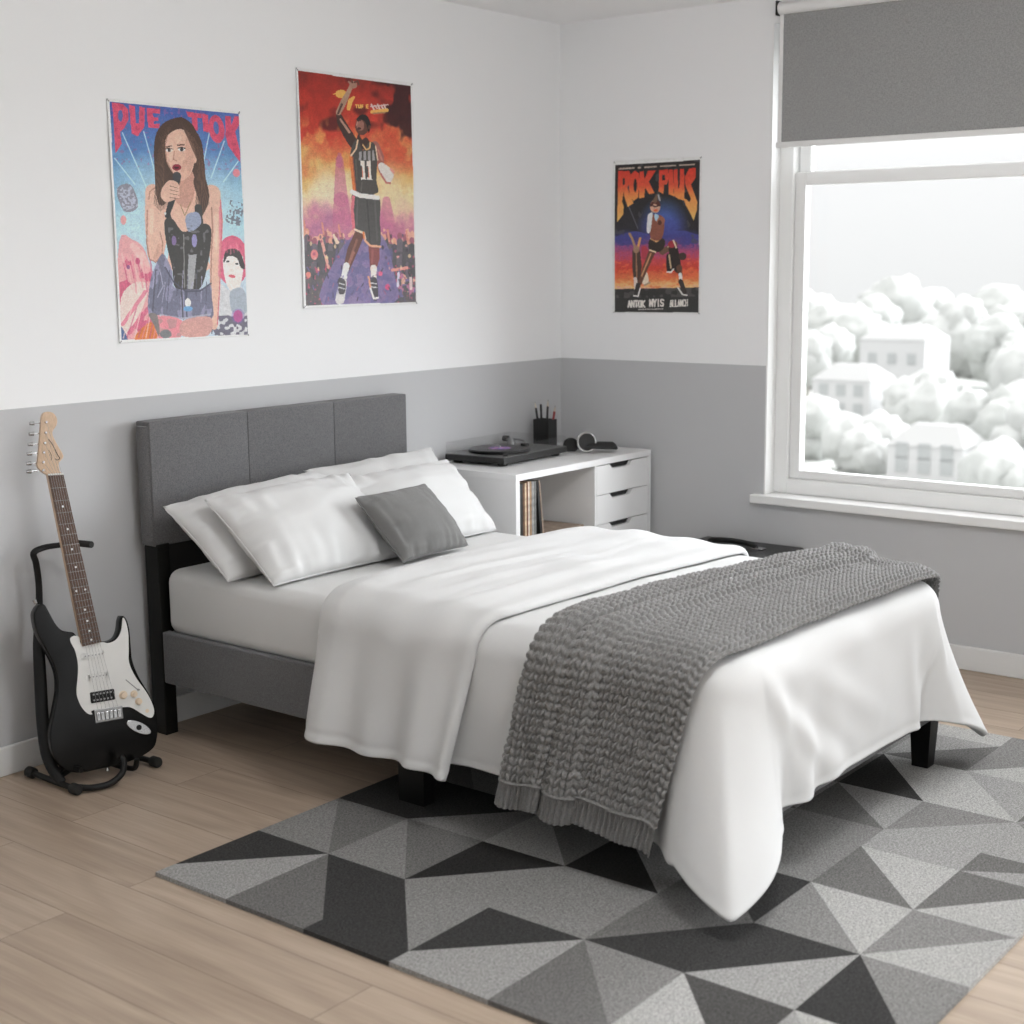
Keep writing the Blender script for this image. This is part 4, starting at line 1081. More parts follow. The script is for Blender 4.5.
def poster(name, cv, o0, ux, uz, w_, h, bow, gain, label, noise=.30):
    """o0: top-left corner; ux: unit vector along the sheet; nrm out of the wall"""
    H, W = cv.a.shape[:2]
    cv.a = cv.a*(1+.05*cv.fbm(14, 77)[..., None]+.05*cv.fbm(5, 78)[..., None])
    img = np.clip(cv.a/255., 0, 1); img = np.where(img <= .04045, img/12.92, ((img+.055)/1.055)**2.4)
    img = np.clip(img*gain*(1+noise*(rng.rand(H, W, 1)-.5)), 0, .86)
    U, V = np.meshgrid(np.linspace(0, 1, W+1), np.linspace(0, 1, H+1))
    nrm = np.array([0, -1, 0]) if abs(ux[0]) > .5 else np.array([-1, 0, 0])
    off = .0010+bow*((1-U)**3*.9+.35*U**6)*(.55+.45*np.sin(V*PI))+.0008*vnoise(U*4, V*5, 9)
    P = np.array(o0)+U[..., None]*w_*np.array(ux)-V[..., None]*h*np.array([0, 0, 1])+off[..., None]*nrm
    m, nt, b = new_mat(name+'_print'); b.inputs['Roughness'].default_value = .45; b.inputs['Specular IOR Level'].default_value = .35
    at_ = nt.nodes.new('ShaderNodeAttribute'); at_.attribute_name = 'ink'; nt.links.new(at_.outputs['Color'], b.inputs['Base Color'])
    nu, nv = P.shape[:2]
    idx = np.arange(nu*nv).reshape(nu, nv)
    q = np.stack([idx[:-1, :-1], idx[1:, :-1], idx[1:, 1:], idx[:-1, 1:]], -1).reshape(-1, 4)
    me = bpy.data.meshes.new(name)
    me.vertices.add(nu*nv); me.vertices.foreach_set('co', P.reshape(-1).astype('f'))
    me.loops.add(q.size); me.loops.foreach_set('vertex_index', q.reshape(-1).astype('i'))
    me.polygons.add(len(q)); me.polygons.foreach_set('loop_start', (np.arange(len(q))*4).astype('i')); me.update(calc_edges=True)
    ca = me.color_attributes.new('ink', 'FLOAT_COLOR', 'CORNER')
    c4 = np.ones((H*W, 4, 4), 'f'); c4[:, :, :3] = img.reshape(-1, 1, 3); ca.data.foreach_set('color', c4.reshape(-1))
    o = link_mesh('poster', me, m, smooth=True); md = o.modifiers.new('sheet', 'SOLIDIFY'); md.thickness = .0006; md.offset = 0
    tag(o, label, 'poster')
    for (cu_, cv_) in ((.012, .008), (.988, .008), (.012, .992), (.988, .992)):
        p_ = np.array(o0)+cu_*w_*np.array(ux)-cv_*h*np.array([0, 0, 1])
        MB().cyl(tuple(p_-nrm*.0002), tuple(p_+nrm*.0045), .0028, n=10).build('pin', M_steel, o)
    return o

# --- singer poster
c = Canvas(260, 360, ((58, 68), (555, 115), (577, 940), (98, 970)), (214, 214, 211))
art = c.mask([(68, 80), (550, 123), (574, 935), (106, 958)])
sky = c.cgrad([(80, (66, 84, 150)), (250, (84, 122, 172)), (400, (120, 165, 190)), (560, (160, 196, 208)), (700, (176, 190, 200))], 60, 60, 5)
c.put(art, sky)
c.ell(330, 470, 330, 240, (190, 208, 214), a=.75, soft=.8)
c.put(art & (c.noise(9, 5) > .62) & (c.Y < 330), (150, 90, 140), .5)
for (xa, ya, xb, yb) in ((115, 195, 205, 400), (195, 190, 238, 350), (85, 290, 160, 385), (440, 195, 418, 300), (495, 225, 445, 360), (545, 300, 490, 375)):
    c.line([(xa, ya), (xb, yb)], 3.2, (185, 215, 225), .85, True)
PK = (196, 78, 104)
c.poly([(78, 83), (118, 88), (138, 108), (140, 145), (122, 178), (106, 192), (112, 235), (88, 272), (84, 180)], PK); c.ell(109, 132, 9, 22, (84, 96, 150))
c.poly([(141, 92), (163, 95), (167, 160), (178, 160), (180, 98), (201, 101), (198, 172), (172, 208), (150, 198)], PK)
c.poly([(207, 101), (258, 107), (257, 124), (230, 122), (232, 136), (251, 138), (250, 151), (232, 151), (234, 162), (257, 160), (252, 178), (212, 175)], PK)
c.poly([(355, 116), (412, 123), (412, 140), (396, 139), (398, 188), (378, 180), (376, 138), (362, 135)], PK)
c.poly([(414, 124), (436, 127), (438, 193), (418, 188)], PK)
c.ell(467, 180, 29, 52, PK, -8); c.ell(466, 176, 10, 24, (86, 104, 160), -8)
c.poly([(500, 130), (520, 133), (522, 165), (534, 134), (552, 132), (550, 165), (536, 190), (553, 265), (552, 302), (508, 240), (500, 200)], PK)
c.put(art & (c.noise(11, 8) > .35) & (c.Y < 300) & (c.a[..., 0] > 180) & (c.a[..., 2] < 120), (170, 66, 92), .6)
# grey tokens and dots
for (x, y, r) in ((130, 435, -18), (530, 490, 16)):
    t = math.radians(r); q_ = [(x+px*math.cos(t)-py*math.sin(t), y+px*math.sin(t)+py*math.cos(t)) for px, py in ((-28, -42), (28, -42), (30, 42), (-26, 44))]
    if x < 300: c.spoly(q_, (128, 128, 140))
    m = c.mask(q_) & (c.noise(6, 3) > .05); c.put(m, (175, 180, 196) if x < 300 else (96, 96, 108), .8)
c.ell(115, 517, 11, 17, (212, 150, 150)); c.ell(538, 342, 13, 15, (214, 130, 140))
# pink figures in the lower corners
c.spoly([(98, 600), (150, 590), (190, 620), (215, 690), (222, 740), (240, 800), (240, 960), (100, 965)], (206, 150, 152))
c.put(c.mask([(98, 590), (250, 590), (250, 960), (100, 965)]) & (c.fbm(46, 12) > .06) & (c.a[..., 0] > 190) & (c.a[..., 1] < 170), (186, 84, 112), .9)
c.spoly([(105, 800), (160, 745), (205, 760), (180, 850), (120, 940), (102, 940)], (212, 190, 182)); c.line([(110, 900), (195, 780)], 7, (200, 110, 130), .8); c.line([(135, 930), (215, 830)], 8, (190, 95, 120), .8)
c.spoly([(150, 955), (215, 890), (235, 955)], (196, 110, 60))
c.spoly([(100, 905), (130, 960), (98, 968)], (70, 90, 130))
c.ell(520, 665, 60, 92, (194, 92, 118)); c.ell(512, 640, 52, 60, (204, 110, 130), a=.5, soft=.6)
c.spoly([(485, 660), (520, 625), (558, 650), (556, 720), (536, 780), (500, 760)], (216, 206, 200)); c.spoly([(487, 662), (500, 625), (545, 628), (566, 690), (550, 690), (536, 655), (505, 648), (490, 672)], (60, 54, 54))
c.ell(503, 668, 6, 4, (60, 58, 60)); c.ell(536, 676, 6, 4, (60, 58, 60)); c.ell(518, 722, 13, 6, (190, 90, 100), 10)
c.spoly([(470, 760), (510, 775), (560, 770), (574, 930), (470, 940)], (190, 190, 192)); c.spoly([(510, 780), (560, 770), (572, 850), (520, 860)], (150, 158, 168))
c.put(c.mask([(440, 870), (572, 860), (574, 935), (440, 940)]) & (c.noise(10, 14) > -.1), (88, 84, 100), .9); c.ell(538, 868, 17, 22, (190, 80, 120)); c.ell(538, 868, 24, 28, (110, 80, 150), a=.35)
for k in range(14): c.line([(108+k*8, 640+(k*37 % 60)), (122+k*8, 700+(k*53 % 90))], 3, ((222, 176, 172), (178, 76, 106), (200, 120, 132))[k % 3], .6)
c.limb([(150, 612, 12), (182, 650, 16), (200, 700, 14)], (222, 178, 172), .7); c.ell(168, 668, 9, 12, (176, 70, 104), a=.8); c.ell(132, 690, 6, 8, (110, 60, 110), a=.8)
for k in range(9): c.line([(112+k*14, 950), (150+k*12, 820+(k % 3)*20)], 2.4, ((226, 196, 188), (176, 84, 110), (206, 130, 140))[k % 3], .6)
for k in range(8): c.line([(462+k*13, 640-abs(k-4)*6), (470+k*11, 600+(k % 3)*12)], 3, (176, 74, 102) if k % 2 else (216, 130, 146), .5)
# singer: hair behind, body, arms
HR = (74, 56, 48)
c.spoly([(320, 138), (268, 160), (238, 210), (232, 300), (240, 380), (250, 430), (225, 480), (240, 500), (300, 470), (400, 470), (412, 505), (440, 440), (425, 380), (416, 260), (385, 175), (350, 142)], HR)
SK = (206, 168, 150); SK2 = (184, 140, 124)
c.limb([(225, 410, 26), (222, 500, 26), (225, 600, 24), (232, 640, 28)], SK)                     # raised arm, upper
c.limb([(236, 640, 30), (262, 540, 24), (284, 430, 17)], SK); c.limb([(240, 655, 14), (250, 610, 8)], SK2, .6)
c.limb([(445, 420, 34), (462, 520, 25), (458, 640, 22), (455, 760, 19), (452, 880, 14), (450, 905, 13)], SK)
c.limb([(478, 470, 5), (478, 600, 5), (470, 720, 4)], (204, 110, 130), .7)
c.spoly([(232, 412), (262, 396), (330, 385), (420, 392), (462, 414), (474, 450), (440, 540), (424, 640), (430, 700), (290, 700), (284, 620), (268, 540), (240, 470)], SK)
c.line([(206, 480), (202, 600), (212, 660), (236, 672), (262, 640)], 2.4, (150, 104, 92), .7); c.line([(252, 560), (262, 600), (258, 650)], 2.4, (140, 96, 84), .6)
c.line([(446, 470), (448, 560), (442, 660), (438, 780)], 2.6, (150, 104, 92), .7); c.line([(478, 440), (484, 520), (478, 640), (470, 780), (462, 900)], 2.2, (186, 100, 112), .8)
c.line([(212, 440), (216, 412), (234, 398)], 2.2, (150, 104, 92), .7); c.limb([(222, 480, 8), (220, 560, 7)], (222, 190, 172), .6); c.limb([(462, 500, 7), (460, 620, 6)], (222, 190, 172), .6)
c.spoly([(320, 330), (372, 330), (385, 400), (360, 470), (310, 440)], SK2)
# face
c.spoly([(284, 205), (330, 180), (374, 205), (386, 260), (384, 300), (370, 345), (335, 372), (305, 345), (280, 300), (275, 245)], SK)
c.spoly([(355, 210), (378, 215), (388, 265), (380, 310), (360, 350), (352, 300)], SK2, .45)
c.line([(280, 247), (300, 243)], 2.6, (90, 62, 54)); c.line([(322, 240), (346, 238)], 2.6, (90, 62, 54))
for ex, ey in ((291, 259), (337, 256)): c.ell(ex, ey, 13, 6.5, (226, 214, 208)); c.ell(ex, ey, 6.5, 6.5, (50, 46, 48)); c.line([(ex-13, ey-5), (ex, ey-8), (ex+13, ey-4)], 2, (50, 36, 34))
c.line([(310, 262), (306, 292), (318, 298)], 2.2, (170, 122, 108), .8); c.ell(318, 322, 17, 12, (132, 40, 56)); c.ell(317, 323, 9, 4, (60, 24, 30)); c.ell(386, 290, 7, 16, SK)
c.spoly([(318, 150), (285, 175), (262, 230), (272, 320), (262, 400), (275, 455), (245, 450), (234, 330), (238, 220), (272, 160)], HR); c.spoly([(330, 150), (372, 195), (392, 250), (392, 330), (380, 380), (405, 470), (392, 520), (412, 500), (438, 430), (418, 330), (412, 230), (372, 165)], HR)
for k in range(16):
    x0 = 262+k*1.5; c.line([(300-k*3, 160+k*3), (246+k*1.6, 260), (243+k*2, 430-k*3)], 1.1, (110, 84, 70) if k % 2 else (50, 38, 34), .5)
    c.line([(335+k*3, 165+k*3), (398+k*1.2, 270), (396+k*2, 430-k*3)], 1.1, (112, 86, 72) if k % 2 else (50, 38, 34), .5)
c.line([(330, 460), (346, 500), (368, 450)], 1.6, (150, 120, 90))
for k in range(22):
    a_ = 232+k*3.4; c.line([(300-k*1.5, 168+k*2), (240+k*1.3, 300), (236+k*1.5, 400), (230+k*3, 486-abs(k-9)*3)], .9, ((120, 92, 76), (46, 36, 32), (92, 68, 56))[k % 3], .55)
    c.line([(340+k*2, 168+k*2), (396+k*.8, 300), (392+k*1.4, 400), (384+k*2.6, 505-abs(k-8)*4)], .9, ((120, 92, 76), (46, 36, 32), (92, 68, 56))[k % 3], .55)
c.limb([(300, 235, 5), (296, 290, 6)], (222, 190, 174), .5); c.limb([(326, 215, 12), (322, 222, 10)], (220, 188, 170), .4); c.limb([(350, 300, 8), (340, 335, 6)], (176, 130, 114), .4)
c.line([(284, 205), (275, 245), (280, 300), (305, 345)], 2, (140, 98, 84), .6); c.limb([(300, 420, 3), (330, 436, 3), (380, 418, 3)], (176, 132, 116), .6)
# corset and shorts
CO = (58, 56, 54)
c.spoly([(270, 520), (300, 512), (340, 560), (400, 530), (440, 540), (442, 600), (428, 680), (396, 770), (310, 768), (296, 690), (275, 600)], CO); c.line([(396, 470), (402, 540)], 13, CO); c.line([(285, 500), (292, 530)], 9, CO)
c.spoly([(350, 500), (395, 488), (405, 530), (360, 560)], (140, 148, 170)); c.line([(340, 570), (342, 765)], 2, (120, 118, 116)); c.put(c.mask([(280, 530), (440, 540), (400, 760), (310, 760)]) & (c.noise(12, 22) > .55), (104, 102, 104), .8)
c.ell(304, 592, 9, 18, (120, 100, 140)); c.ell(380, 592, 10, 24, (136, 130, 170)); c.poly([(358, 645), (388, 642), (374, 770), (350, 770)], (150, 150, 152))
c.spoly([(262, 640), (295, 700), (305, 765), (400, 770), (436, 752), (442, 800), (440, 880), (335, 880), (250, 865), (206, 860), (212, 750), (232, 690)], (104, 104, 122))
c.put(c.mask([(206, 640), (442, 640), (442, 885), (206, 885)]) & (c.fbm(26, 31, 2.) > .12) & (np.abs(c.a[..., 0]-104) < 4), (140, 138, 164), .8)
for k in range(12): c.line([(236+k*17, 700+(k % 3)*22), (222+k*18, 770+(k % 4)*24)], 1.6, (76, 76, 92) if k % 2 else (160, 158, 182), .7)
c.line([(270, 690), (300, 742), (345, 778), (400, 776), (440, 748)], 3, (70, 70, 84), .8); c.line([(250, 700), (262, 760), (240, 800)], 2, (160, 158, 180), .8); c.line([(346, 776), (350, 872)], 2.4, (66, 66, 80), .8)
c.line([(235, 700), (222, 850)], 3, (70, 70, 82), .7); c.line([(330, 770), (336, 880)], 3, (60, 58, 66), .8); c.line([(250, 865), (335, 878), (436, 862)], 3.4, (165, 165, 178), .8)
c.ell(354, 820, 11, 17, (214, 212, 208)); c.ell(354, 842, 17, 10, (100, 150, 190), a=.9)
c.spoly([(240, 872), (330, 884), (326, 945), (245, 950)], (204, 128, 136)); c.put(c.mask([(240, 872), (330, 884), (326, 945), (245, 950)]) & (c.noise(18, 41) > .2), (170, 130, 128), .8)
c.spoly([(335, 886), (436, 872), (430, 938), (332, 942)], (188, 142, 134)); c.ell(270, 935, 22, 16, (112, 112, 114)); c.spoly([(206, 862), (240, 868), (246, 945), (225, 900)], (118, 110, 108))
# hand and microphone
c.limb([(318, 362, 15), (300, 440, 12), (280, 500, 9)], (44, 44, 46)); c.ell(318, 356, 16, 18, (60, 60, 62)); c.ell(273, 492, 4, 5, (190, 190, 190))
c.spoly([(262, 400), (290, 370), (322, 380), (326, 415), (310, 440), (275, 450), (258, 430)], SK)
for k in range(4): c.line([(290, 384+k*14), (322, 392+k*13)], 5.5, SK); c.line([(292, 391+k*14), (322, 399+k*13)], 1.6, (120, 86, 76), .8)
c.a[~art] = (216, 216, 213)
for (x, y) in ((60, 72), (553, 118), (576, 937), (100, 967)): c.ell(x, y, 3, 3, (110, 110, 110))
poster('singer_poster', c, (-2.404, 0, 2.073), (1, 0, 0), None, .552, .765, .006, 1.32, 'poster of a dark-haired singer with a microphone, leftmost on the wall')

# --- basketball poster
c = Canvas(260, 370, ((52, 35), (533, 90), (540, 970), (75, 993)), (214, 214, 211))
art = c.mask([(60, 47), (524, 102), (535, 963), (84, 982)])
f1 = c.fbm(120, 3, 1.1); f2 = c.fbm(60, 9, 1.4)
sk = c.cgrad([(50, (120, 40, 34)), (150, (160, 48, 38)), (280, (184, 62, 46)), (370, (198, 116, 72)), (440, (204, 166, 104)), (520, (212, 192, 150)), (590, (206, 176, 150)), (660, (184, 120, 140)), (760, (150, 96, 130)), (840, (120, 104, 140)), (990, (100, 96, 128))], 110, 95, 61)
c.put(art, sk)
c.put(art*c.soft(f1-c.Y/700+.12), (74, 28, 28), .8); c.put(art*c.soft(f2+.55-c.Y/520)*c.soft((c.X-370)/300.), (52, 26, 28), .9)
c.put(art*c.soft(f2)*c.soft((c.Y-220)/120., 1.5)*c.soft((470-c.Y)/120., 1.5)*(c.X < 300), (206, 152, 84), .7); c.put(art*c.soft(-f2)*c.soft((c.Y-280)/120., 1.5)*c.soft((480-c.Y)/120., 1.5)*c.soft((c.X-350)/60., 1.), (186, 70, 48), .7)
c.ell(180, 520, 90, 110, (214, 200, 176), a=.7, soft=.8); c.ell(430, 500, 80, 110, (212, 188, 150), a=.6, soft=.8)
c.limb([(228, 400, 16), (232, 560, 30), (236, 640, 40)], (176, 96, 128), .6); c.limb([(420, 560, 16), (424, 700, 40)], (178, 98, 130), .6)
c.limb([(228, 380, 8), (228, 420, 14)], (176, 96, 128), .6)
# crowd
c.put(art & (c.Y > 655+12*np.sin(c.X/13)) & (c.noise(15, 5, 1.6) > -.1), (176, 110, 132), .8)
c.put(art & (c.Y > 690+18*np.sin(c.X/17)) & (c.noise(13, 15, 1.6) > .25), (216, 170, 140), .8)
for k in range(26):
    x = 90+k*17.4+6*math.sin(k*5); 
    if 235 < x < 400: continue
    y = 690+36*abs(math.sin(k*2.3)); c.ell(x, y, 10, 14, (150, 92, 104) if k % 3 else (206, 150, 128)); c.limb([(x, y+22, 12), (x+3, y+130, 20)], (78, 76, 78) if k % 2 else (100, 92, 100))
    if k % 4 == 0: c.line([(x-6, y), (x-12, y-44)], 4, (196, 134, 120))
c.put(art & (c.Y > 765) & ((c.X < 225) | (c.X > 420)) & (c.fbm(40, 19) > -.2), (82, 80, 82), .9)
c.put(art & (c.Y > 780) & (c.noise(9, 44) > .72), (190, 84, 110), .8)
c.spoly([(205, 800), (290, 700), (400, 700), (450, 860), (440, 970), (150, 975)], (118, 106, 146), .9); c.put(c.mask([(220, 720), (440, 720), (450, 970), (160, 975)]) & (c.fbm(26, 51) > .1), (96, 92, 130), .7)
c.limb([(200, 700, 4), (215, 730, 8)], (220, 190, 170)); c.line([(150, 720), (178, 830)], 6, (208, 150, 138)); c.line([(440, 838), (500, 828)], 6, (206, 140, 130)); c.line([(466, 850), (462, 900)], 5, (196, 190, 206)); c.line([(515, 870), (515, 910)], 6, (200, 180, 178)); c.ell(120, 780, 15, 20, (200, 120, 120)); c.ell(95, 860, 10, 12, (210, 130, 120)); c.ell(420, 905, 10, 12, (196, 84, 120)); c.ell(392, 852, 8, 10, (196, 90, 120))
# title scrawl
TT = (214, 160, 84)
c.ell(238, 138, 24, 17, TT); c.limb([(268, 196, 8), (276, 165, 10), (290, 150, 5)], TT); c.line([(205, 140), (225, 132)], 2, TT)
text(c, 'TUN E', 298, 180, 7, 12, 4, 2.2, TT)
for k in range(5): c.line([(362+k*13, 178+(k % 2)*4), (374+k*12, 200-(k % 2)*6)], 3.2, (200, 176, 170)); 
c.line([(360, 186), (430, 178)], 2.4, (196, 170, 166)); c.line([(364, 208), (426, 200)], 7, TT); c.line([(370, 214), (415, 210)], 3, (150, 110, 80))
# player
DK = (92, 60, 50); DK2 = (62, 44, 40)
c.limb([(225, 218, 10), (236, 250, 17), (262, 295, 20), (288, 335, 20)], DK2); c.limb([(234, 240, 4), (270, 290, 5)], (190, 150, 130), .8)
c.limb([(226, 212, 11), (246, 172, 13), (268, 130, 9), (283, 98, 8)], (158, 128, 108)); c.limb([(224, 216, 4), (240, 180, 5)], DK2, .8)
c.ell(288, 100, 16, 15, (150, 116, 100)); c.line([(284, 92), (282, 80)], 4, DK); c.line([(294, 90), (306, 84), (311, 100)], 3.4, DK); c.line([(276, 98), (270, 88)], 3.4, (150, 116, 100))
c.spoly([(308, 295), (322, 318), (340, 310), (356, 335), (345, 360), (300, 345)], DK2)
c.ell(325, 262, 29, 40, DK, 12); c.spoly([(300, 240), (318, 220), (345, 224), (358, 258), (350, 292), (342, 262), (326, 240)], (40, 32, 32)); c.ell(316, 262, 16, 22, (150, 104, 92), a=.85); c.ell(310, 242, 9, 4, (60, 40, 38)); c.ell(311, 275, 8, 5, (70, 42, 40)); c.line([(304, 248), (301, 262)], 2, (180, 130, 112)); c.ell(353, 270, 5, 9, DK)
c.limb([(374, 345, 20), (396, 385, 15), (402, 440, 13)], (150, 92, 84)); c.spoly([(388, 420), (405, 410), (440, 435), (450, 455), (446, 475), (428, 495), (412, 480), (395, 445)], (206, 198, 192)); c.line([(398, 455), (420, 490), (436, 492)], 4, (176, 104, 96)); c.line([(440, 436), (450, 448)], 5, (206, 140, 128))
BK = (70, 66, 62)
c.spoly([(288, 330), (306, 322), (326, 362), (352, 330), (376, 340), (384, 395), (380, 480), (382, 532), (292, 528), (280, 440), (272, 385)], BK)
c.line([(276, 390), (288, 528)], 6, (196, 110, 62)); c.line([(283, 388), (295, 528)], 2, (150, 80, 60)); c.line([(305, 322), (298, 356), (276, 384)], 3.2, (208, 180, 150)); c.line([(326, 340), (340, 360), (354, 352), (356, 332)], 3, (200, 160, 110)); c.line([(378, 345), (386, 400)], 2.6, (200, 176, 150))
c.put(c.mask([(302, 368), (370, 362), (376, 402), (304, 402)]) & (np.sin(c.X/2.9) > -.3), (150, 146, 146), .95)
for x in (318, 343):
    c.poly([(x-2, 404), (x+14, 403), (x+16, 476), (x+22, 476), (x+22, 479), (x-1, 479), (x-1, 470), (x+4, 470), (x+3, 424), (x-3, 424)], (226, 206, 196)); c.line([(x+4, 430), (x+6, 470)], 1.5, (200, 100, 70), .7)
c.limb([(310, 690, 20), (278, 760, 22), (254, 830, 14)], (96, 62, 54)); c.limb([(366, 740, 23), (368, 790, 21), (362, 835, 13)], (124, 70, 68)); c.limb([(282, 770, 6), (262, 815, 6)], (170, 110, 96), .7)
c.spoly([(282, 535), (386, 545), (392, 640), (392, 740), (350, 745), (330, 716), (322, 690), (286, 680), (284, 600)], (74, 72, 70))
c.line([(278, 528), (310, 542), (384, 550)], 9, (222, 210, 204)); c.line([(284, 548), (278, 600), (284, 676)], 6, (196, 104, 116)); c.line([(288, 678), (325, 692), (330, 715)], 4.5, (226, 190, 170)); c.line([(330, 722), (352, 742), (392, 745)], 4.5, (222, 160, 130)); c.line([(324, 690), (326, 712)], 4, (212, 120, 70))
c.limb([(252, 822, 13), (242, 870, 12)], (220, 214, 212)); c.limb([(364, 830, 13), (364, 868, 11)], (224, 204, 196))
c.spoly([(228, 866), (252, 880), (246, 940), (238, 970), (214, 974), (206, 955), (216, 910)], (198, 194, 192)); c.spoly([(222, 870), (248, 884), (244, 930), (222, 935), (218, 905)], (76, 72, 74)); c.line([(222, 892), (244, 898)], 2, (200, 200, 198)); c.line([(220, 908), (242, 914)], 2, (200, 200, 198))
c.spoly([(350, 870), (376, 872), (382, 935), (374, 960), (358, 950), (348, 905)], (70, 66, 70)); c.line([(350, 910), (364, 952), (380, 948)], 4, (212, 206, 202)); c.line([(352, 890), (374, 892)], 2, (200, 196, 196)); c.line([(354, 905), (376, 908)], 2, (200, 196, 196)); c.line([(343, 865), (350, 905)], 4, (212, 150, 120))
c.line([(300, 560), (296, 660)], 3, (96, 94, 92), .7); c.line([(340, 560), (350, 730)], 3, (52, 50, 50), .7); c.line([(372, 560), (380, 720)], 4, (92, 90, 88), .6)
c.line([(320, 490), (316, 525)], 3, (96, 92, 88), .6); c.line([(296, 400), (300, 480)], 3, (98, 92, 86), .6); c.limb([(296, 720, 5), (270, 790, 4)], (150, 100, 84), .6); c.limb([(360, 760, 5), (358, 810, 4)], (160, 96, 88), .6)
c.limb([(388, 360, 4), (404, 400, 4)], (190, 130, 112), .6)
for k in range(60):
    x = 88+(k*61 % 440); y = 690+(k*37 % 150)
    if 250 < x < 400: continue
    c.ell(x, y, 3+k % 4, 5+k % 5, ((214, 160, 150), (160, 84, 110), (90, 80, 100), (222, 190, 150), (60, 56, 62))[k % 5], a=.75)
for k in range(40):
    x = 90+(k*83 % 435); y = 830+(k*29 % 130); c.line([(x, y), (x+8-(k % 5)*4, y+14)], 2.4, ((110, 100, 150), (60, 58, 66), (150, 96, 120), (90, 86, 110))[k % 4], .7)
c.a[~art] = (217, 217, 214)
for (x, y) in ((54, 38), (531, 93), (538, 968), (77, 990)): c.ell(x, y, 3, 3, (110, 110, 110))
poster('basketball_poster', c, (-1.584, 0, 2.243), (1, 0, 0), None, .620, .847, .006, 1.32, 'poster of a basketball player in black with one arm raised')

# --- dark poster on the window wall
c = Canvas(200, 350, ((72, 98), (562, 78), (545, 948), (68, 930)), (180, 180, 178))
art = c.mask([(82, 118), (552, 97), (537, 938), (76, 925)])
c.put(art, c.vgrad([(100, (38, 37, 36)), (500, (44, 42, 46))]))
bgc = c.cgrad([(330, (62, 92, 140)), (430, (66, 78, 140)), (520, (62, 62, 116)), (575, (120, 66, 104)), (630, (168, 66, 78)), (690, (176, 62, 48)), (750, (190, 110, 66)), (790, (206, 160, 110)), (806, (196, 140, 130))], 26, 22, 9, .6)
c.put(art & (c.Y > 500+14*np.sin(c.X/40)) & (c.Y < 808), bgc)
gl = np.clip(1.15-np.hypot((c.X-345)/130, (c.Y-480)/165), 0, 1)*art*(c.Y < 560); c.put(np.clip(gl*1.6, 0, 1), bgc)
for (x0, y0, w_, h_) in ((76, 500, 120, 90), (430, 510, 110, 70)): c.ell(x0+60, y0+30, 90, 60, (58, 60, 116), a=.8*1., soft=.6)
c.put(art & (c.Y > 560) & (c.Y < 640) & (c.noise(5, 6) > .1), (150, 70, 110), .6)
c.put(art & (c.Y > 640) & (c.Y < 800) & (c.fbm(30, 16, .5) > .22), (200, 96, 60), .6)
c.put(art & (c.Y < 560) & (c.fbm(50, 36) > .34) & (gl < .1), (70, 70, 72), .6); c.line([(155, 345), (205, 470)], 3, (84, 84, 90), .8)
c.put(art & (c.Y > 800), (48, 47, 46)); c.put(art & (c.Y > 800) & (c.Y < 850) & (c.noise(20, 4) > .1), (74, 72, 70), .8)
# arched title
gr = c.vgrad([(140, (176, 52, 40)), (230, (184, 72, 50)), (290, (196, 120, 66)), (430, (206, 160, 92))])
def gpoly(pts): c.put(c.mask(pts), gr)
gpoly([(98, 150), (160, 152), (168, 180), (160, 225), (148, 242), (182, 330), (150, 350), (132, 290), (126, 390), (94, 432)]); c.poly([(122, 190), (134, 190), (136, 225), (124, 230)], (38, 37, 36)); c.poly([(128, 262), (133, 300), (142, 360), (136, 372), (120, 320)], (38, 37, 36))
gpoly([(168, 170), (190, 150), (212, 165), (218, 215), (206, 300), (182, 318), (160, 290), (158, 215)]); c.ell(192, 232, 9, 38, (38, 37, 36))
gpoly([(216, 156), (238, 154), (242, 200), (262, 152), (306, 151), (266, 212), (296, 276), (268, 282), (246, 246), (240, 300), (212, 304)])
gpoly([(324, 150), (372, 146), (380, 190), (366, 228), (350, 232), (346, 282), (320, 268)]); c.poly([(340, 178), (354, 176), (356, 205), (340, 208)], (38, 37, 36))
gpoly([(378, 148), (400, 146), (404, 296), (376, 284)])
gpoly([(404, 150), (426, 146), (428, 250), (436, 252), (440, 146), (462, 144), (464, 260), (462, 320), (430, 312), (404, 292)])
gpoly([(466, 190), (490, 144), (528, 140), (526, 196), (500, 232), (536, 330), (532, 380), (514, 432), (500, 400), (470, 345), (458, 310), (500, 312), (470, 240)])
c.poly([(478, 268), (500, 312), (492, 330), (468, 310), (464, 280)], (38, 37, 36))
for k in range(24): 
    if k in (5, 7, 12, 18): continue
    c.line([(104+k*17.6, 139-k*.75), (114+k*17.6, 138-k*.75)], 4.2, (176, 160, 146), .8)
# band members
c.limb([(196, 600, 22), (200, 680, 26), (198, 760, 16)], (66, 52, 46)); c.line([(192, 580), (176, 530), (160, 498)], 6, (150, 118, 84)); c.line([(204, 580), (218, 524)], 6, (190, 140, 84)); c.ell(196, 585, 17, 20, (140, 110, 88)); c.line([(196, 610), (198, 740)], 4, (150, 110, 84), .8); c.limb([(190, 745, 9), (196, 800, 12)], (190, 176, 168))
c.spoly([(225, 575), (248, 568), (262, 600), (245, 640), (228, 630)], (150, 54, 66)); c.spoly([(235, 715), (255, 715), (262, 770), (230, 775)], (196, 180, 160)); c.line([(240, 782), (268, 768)], 5, (150, 130, 110))
c.limb([(285, 595, 20), (248, 680, 15), (215, 770, 11)], (88, 60, 48)); c.limb([(276, 610, 4), (225, 730, 4)], (190, 140, 100), .8)
c.limb([(340, 600, 18), (378, 580, 16), (410, 560, 14)], (96, 72, 58)); c.limb([(370, 575, 3), (405, 545, 3)], (190, 170, 140), .8)
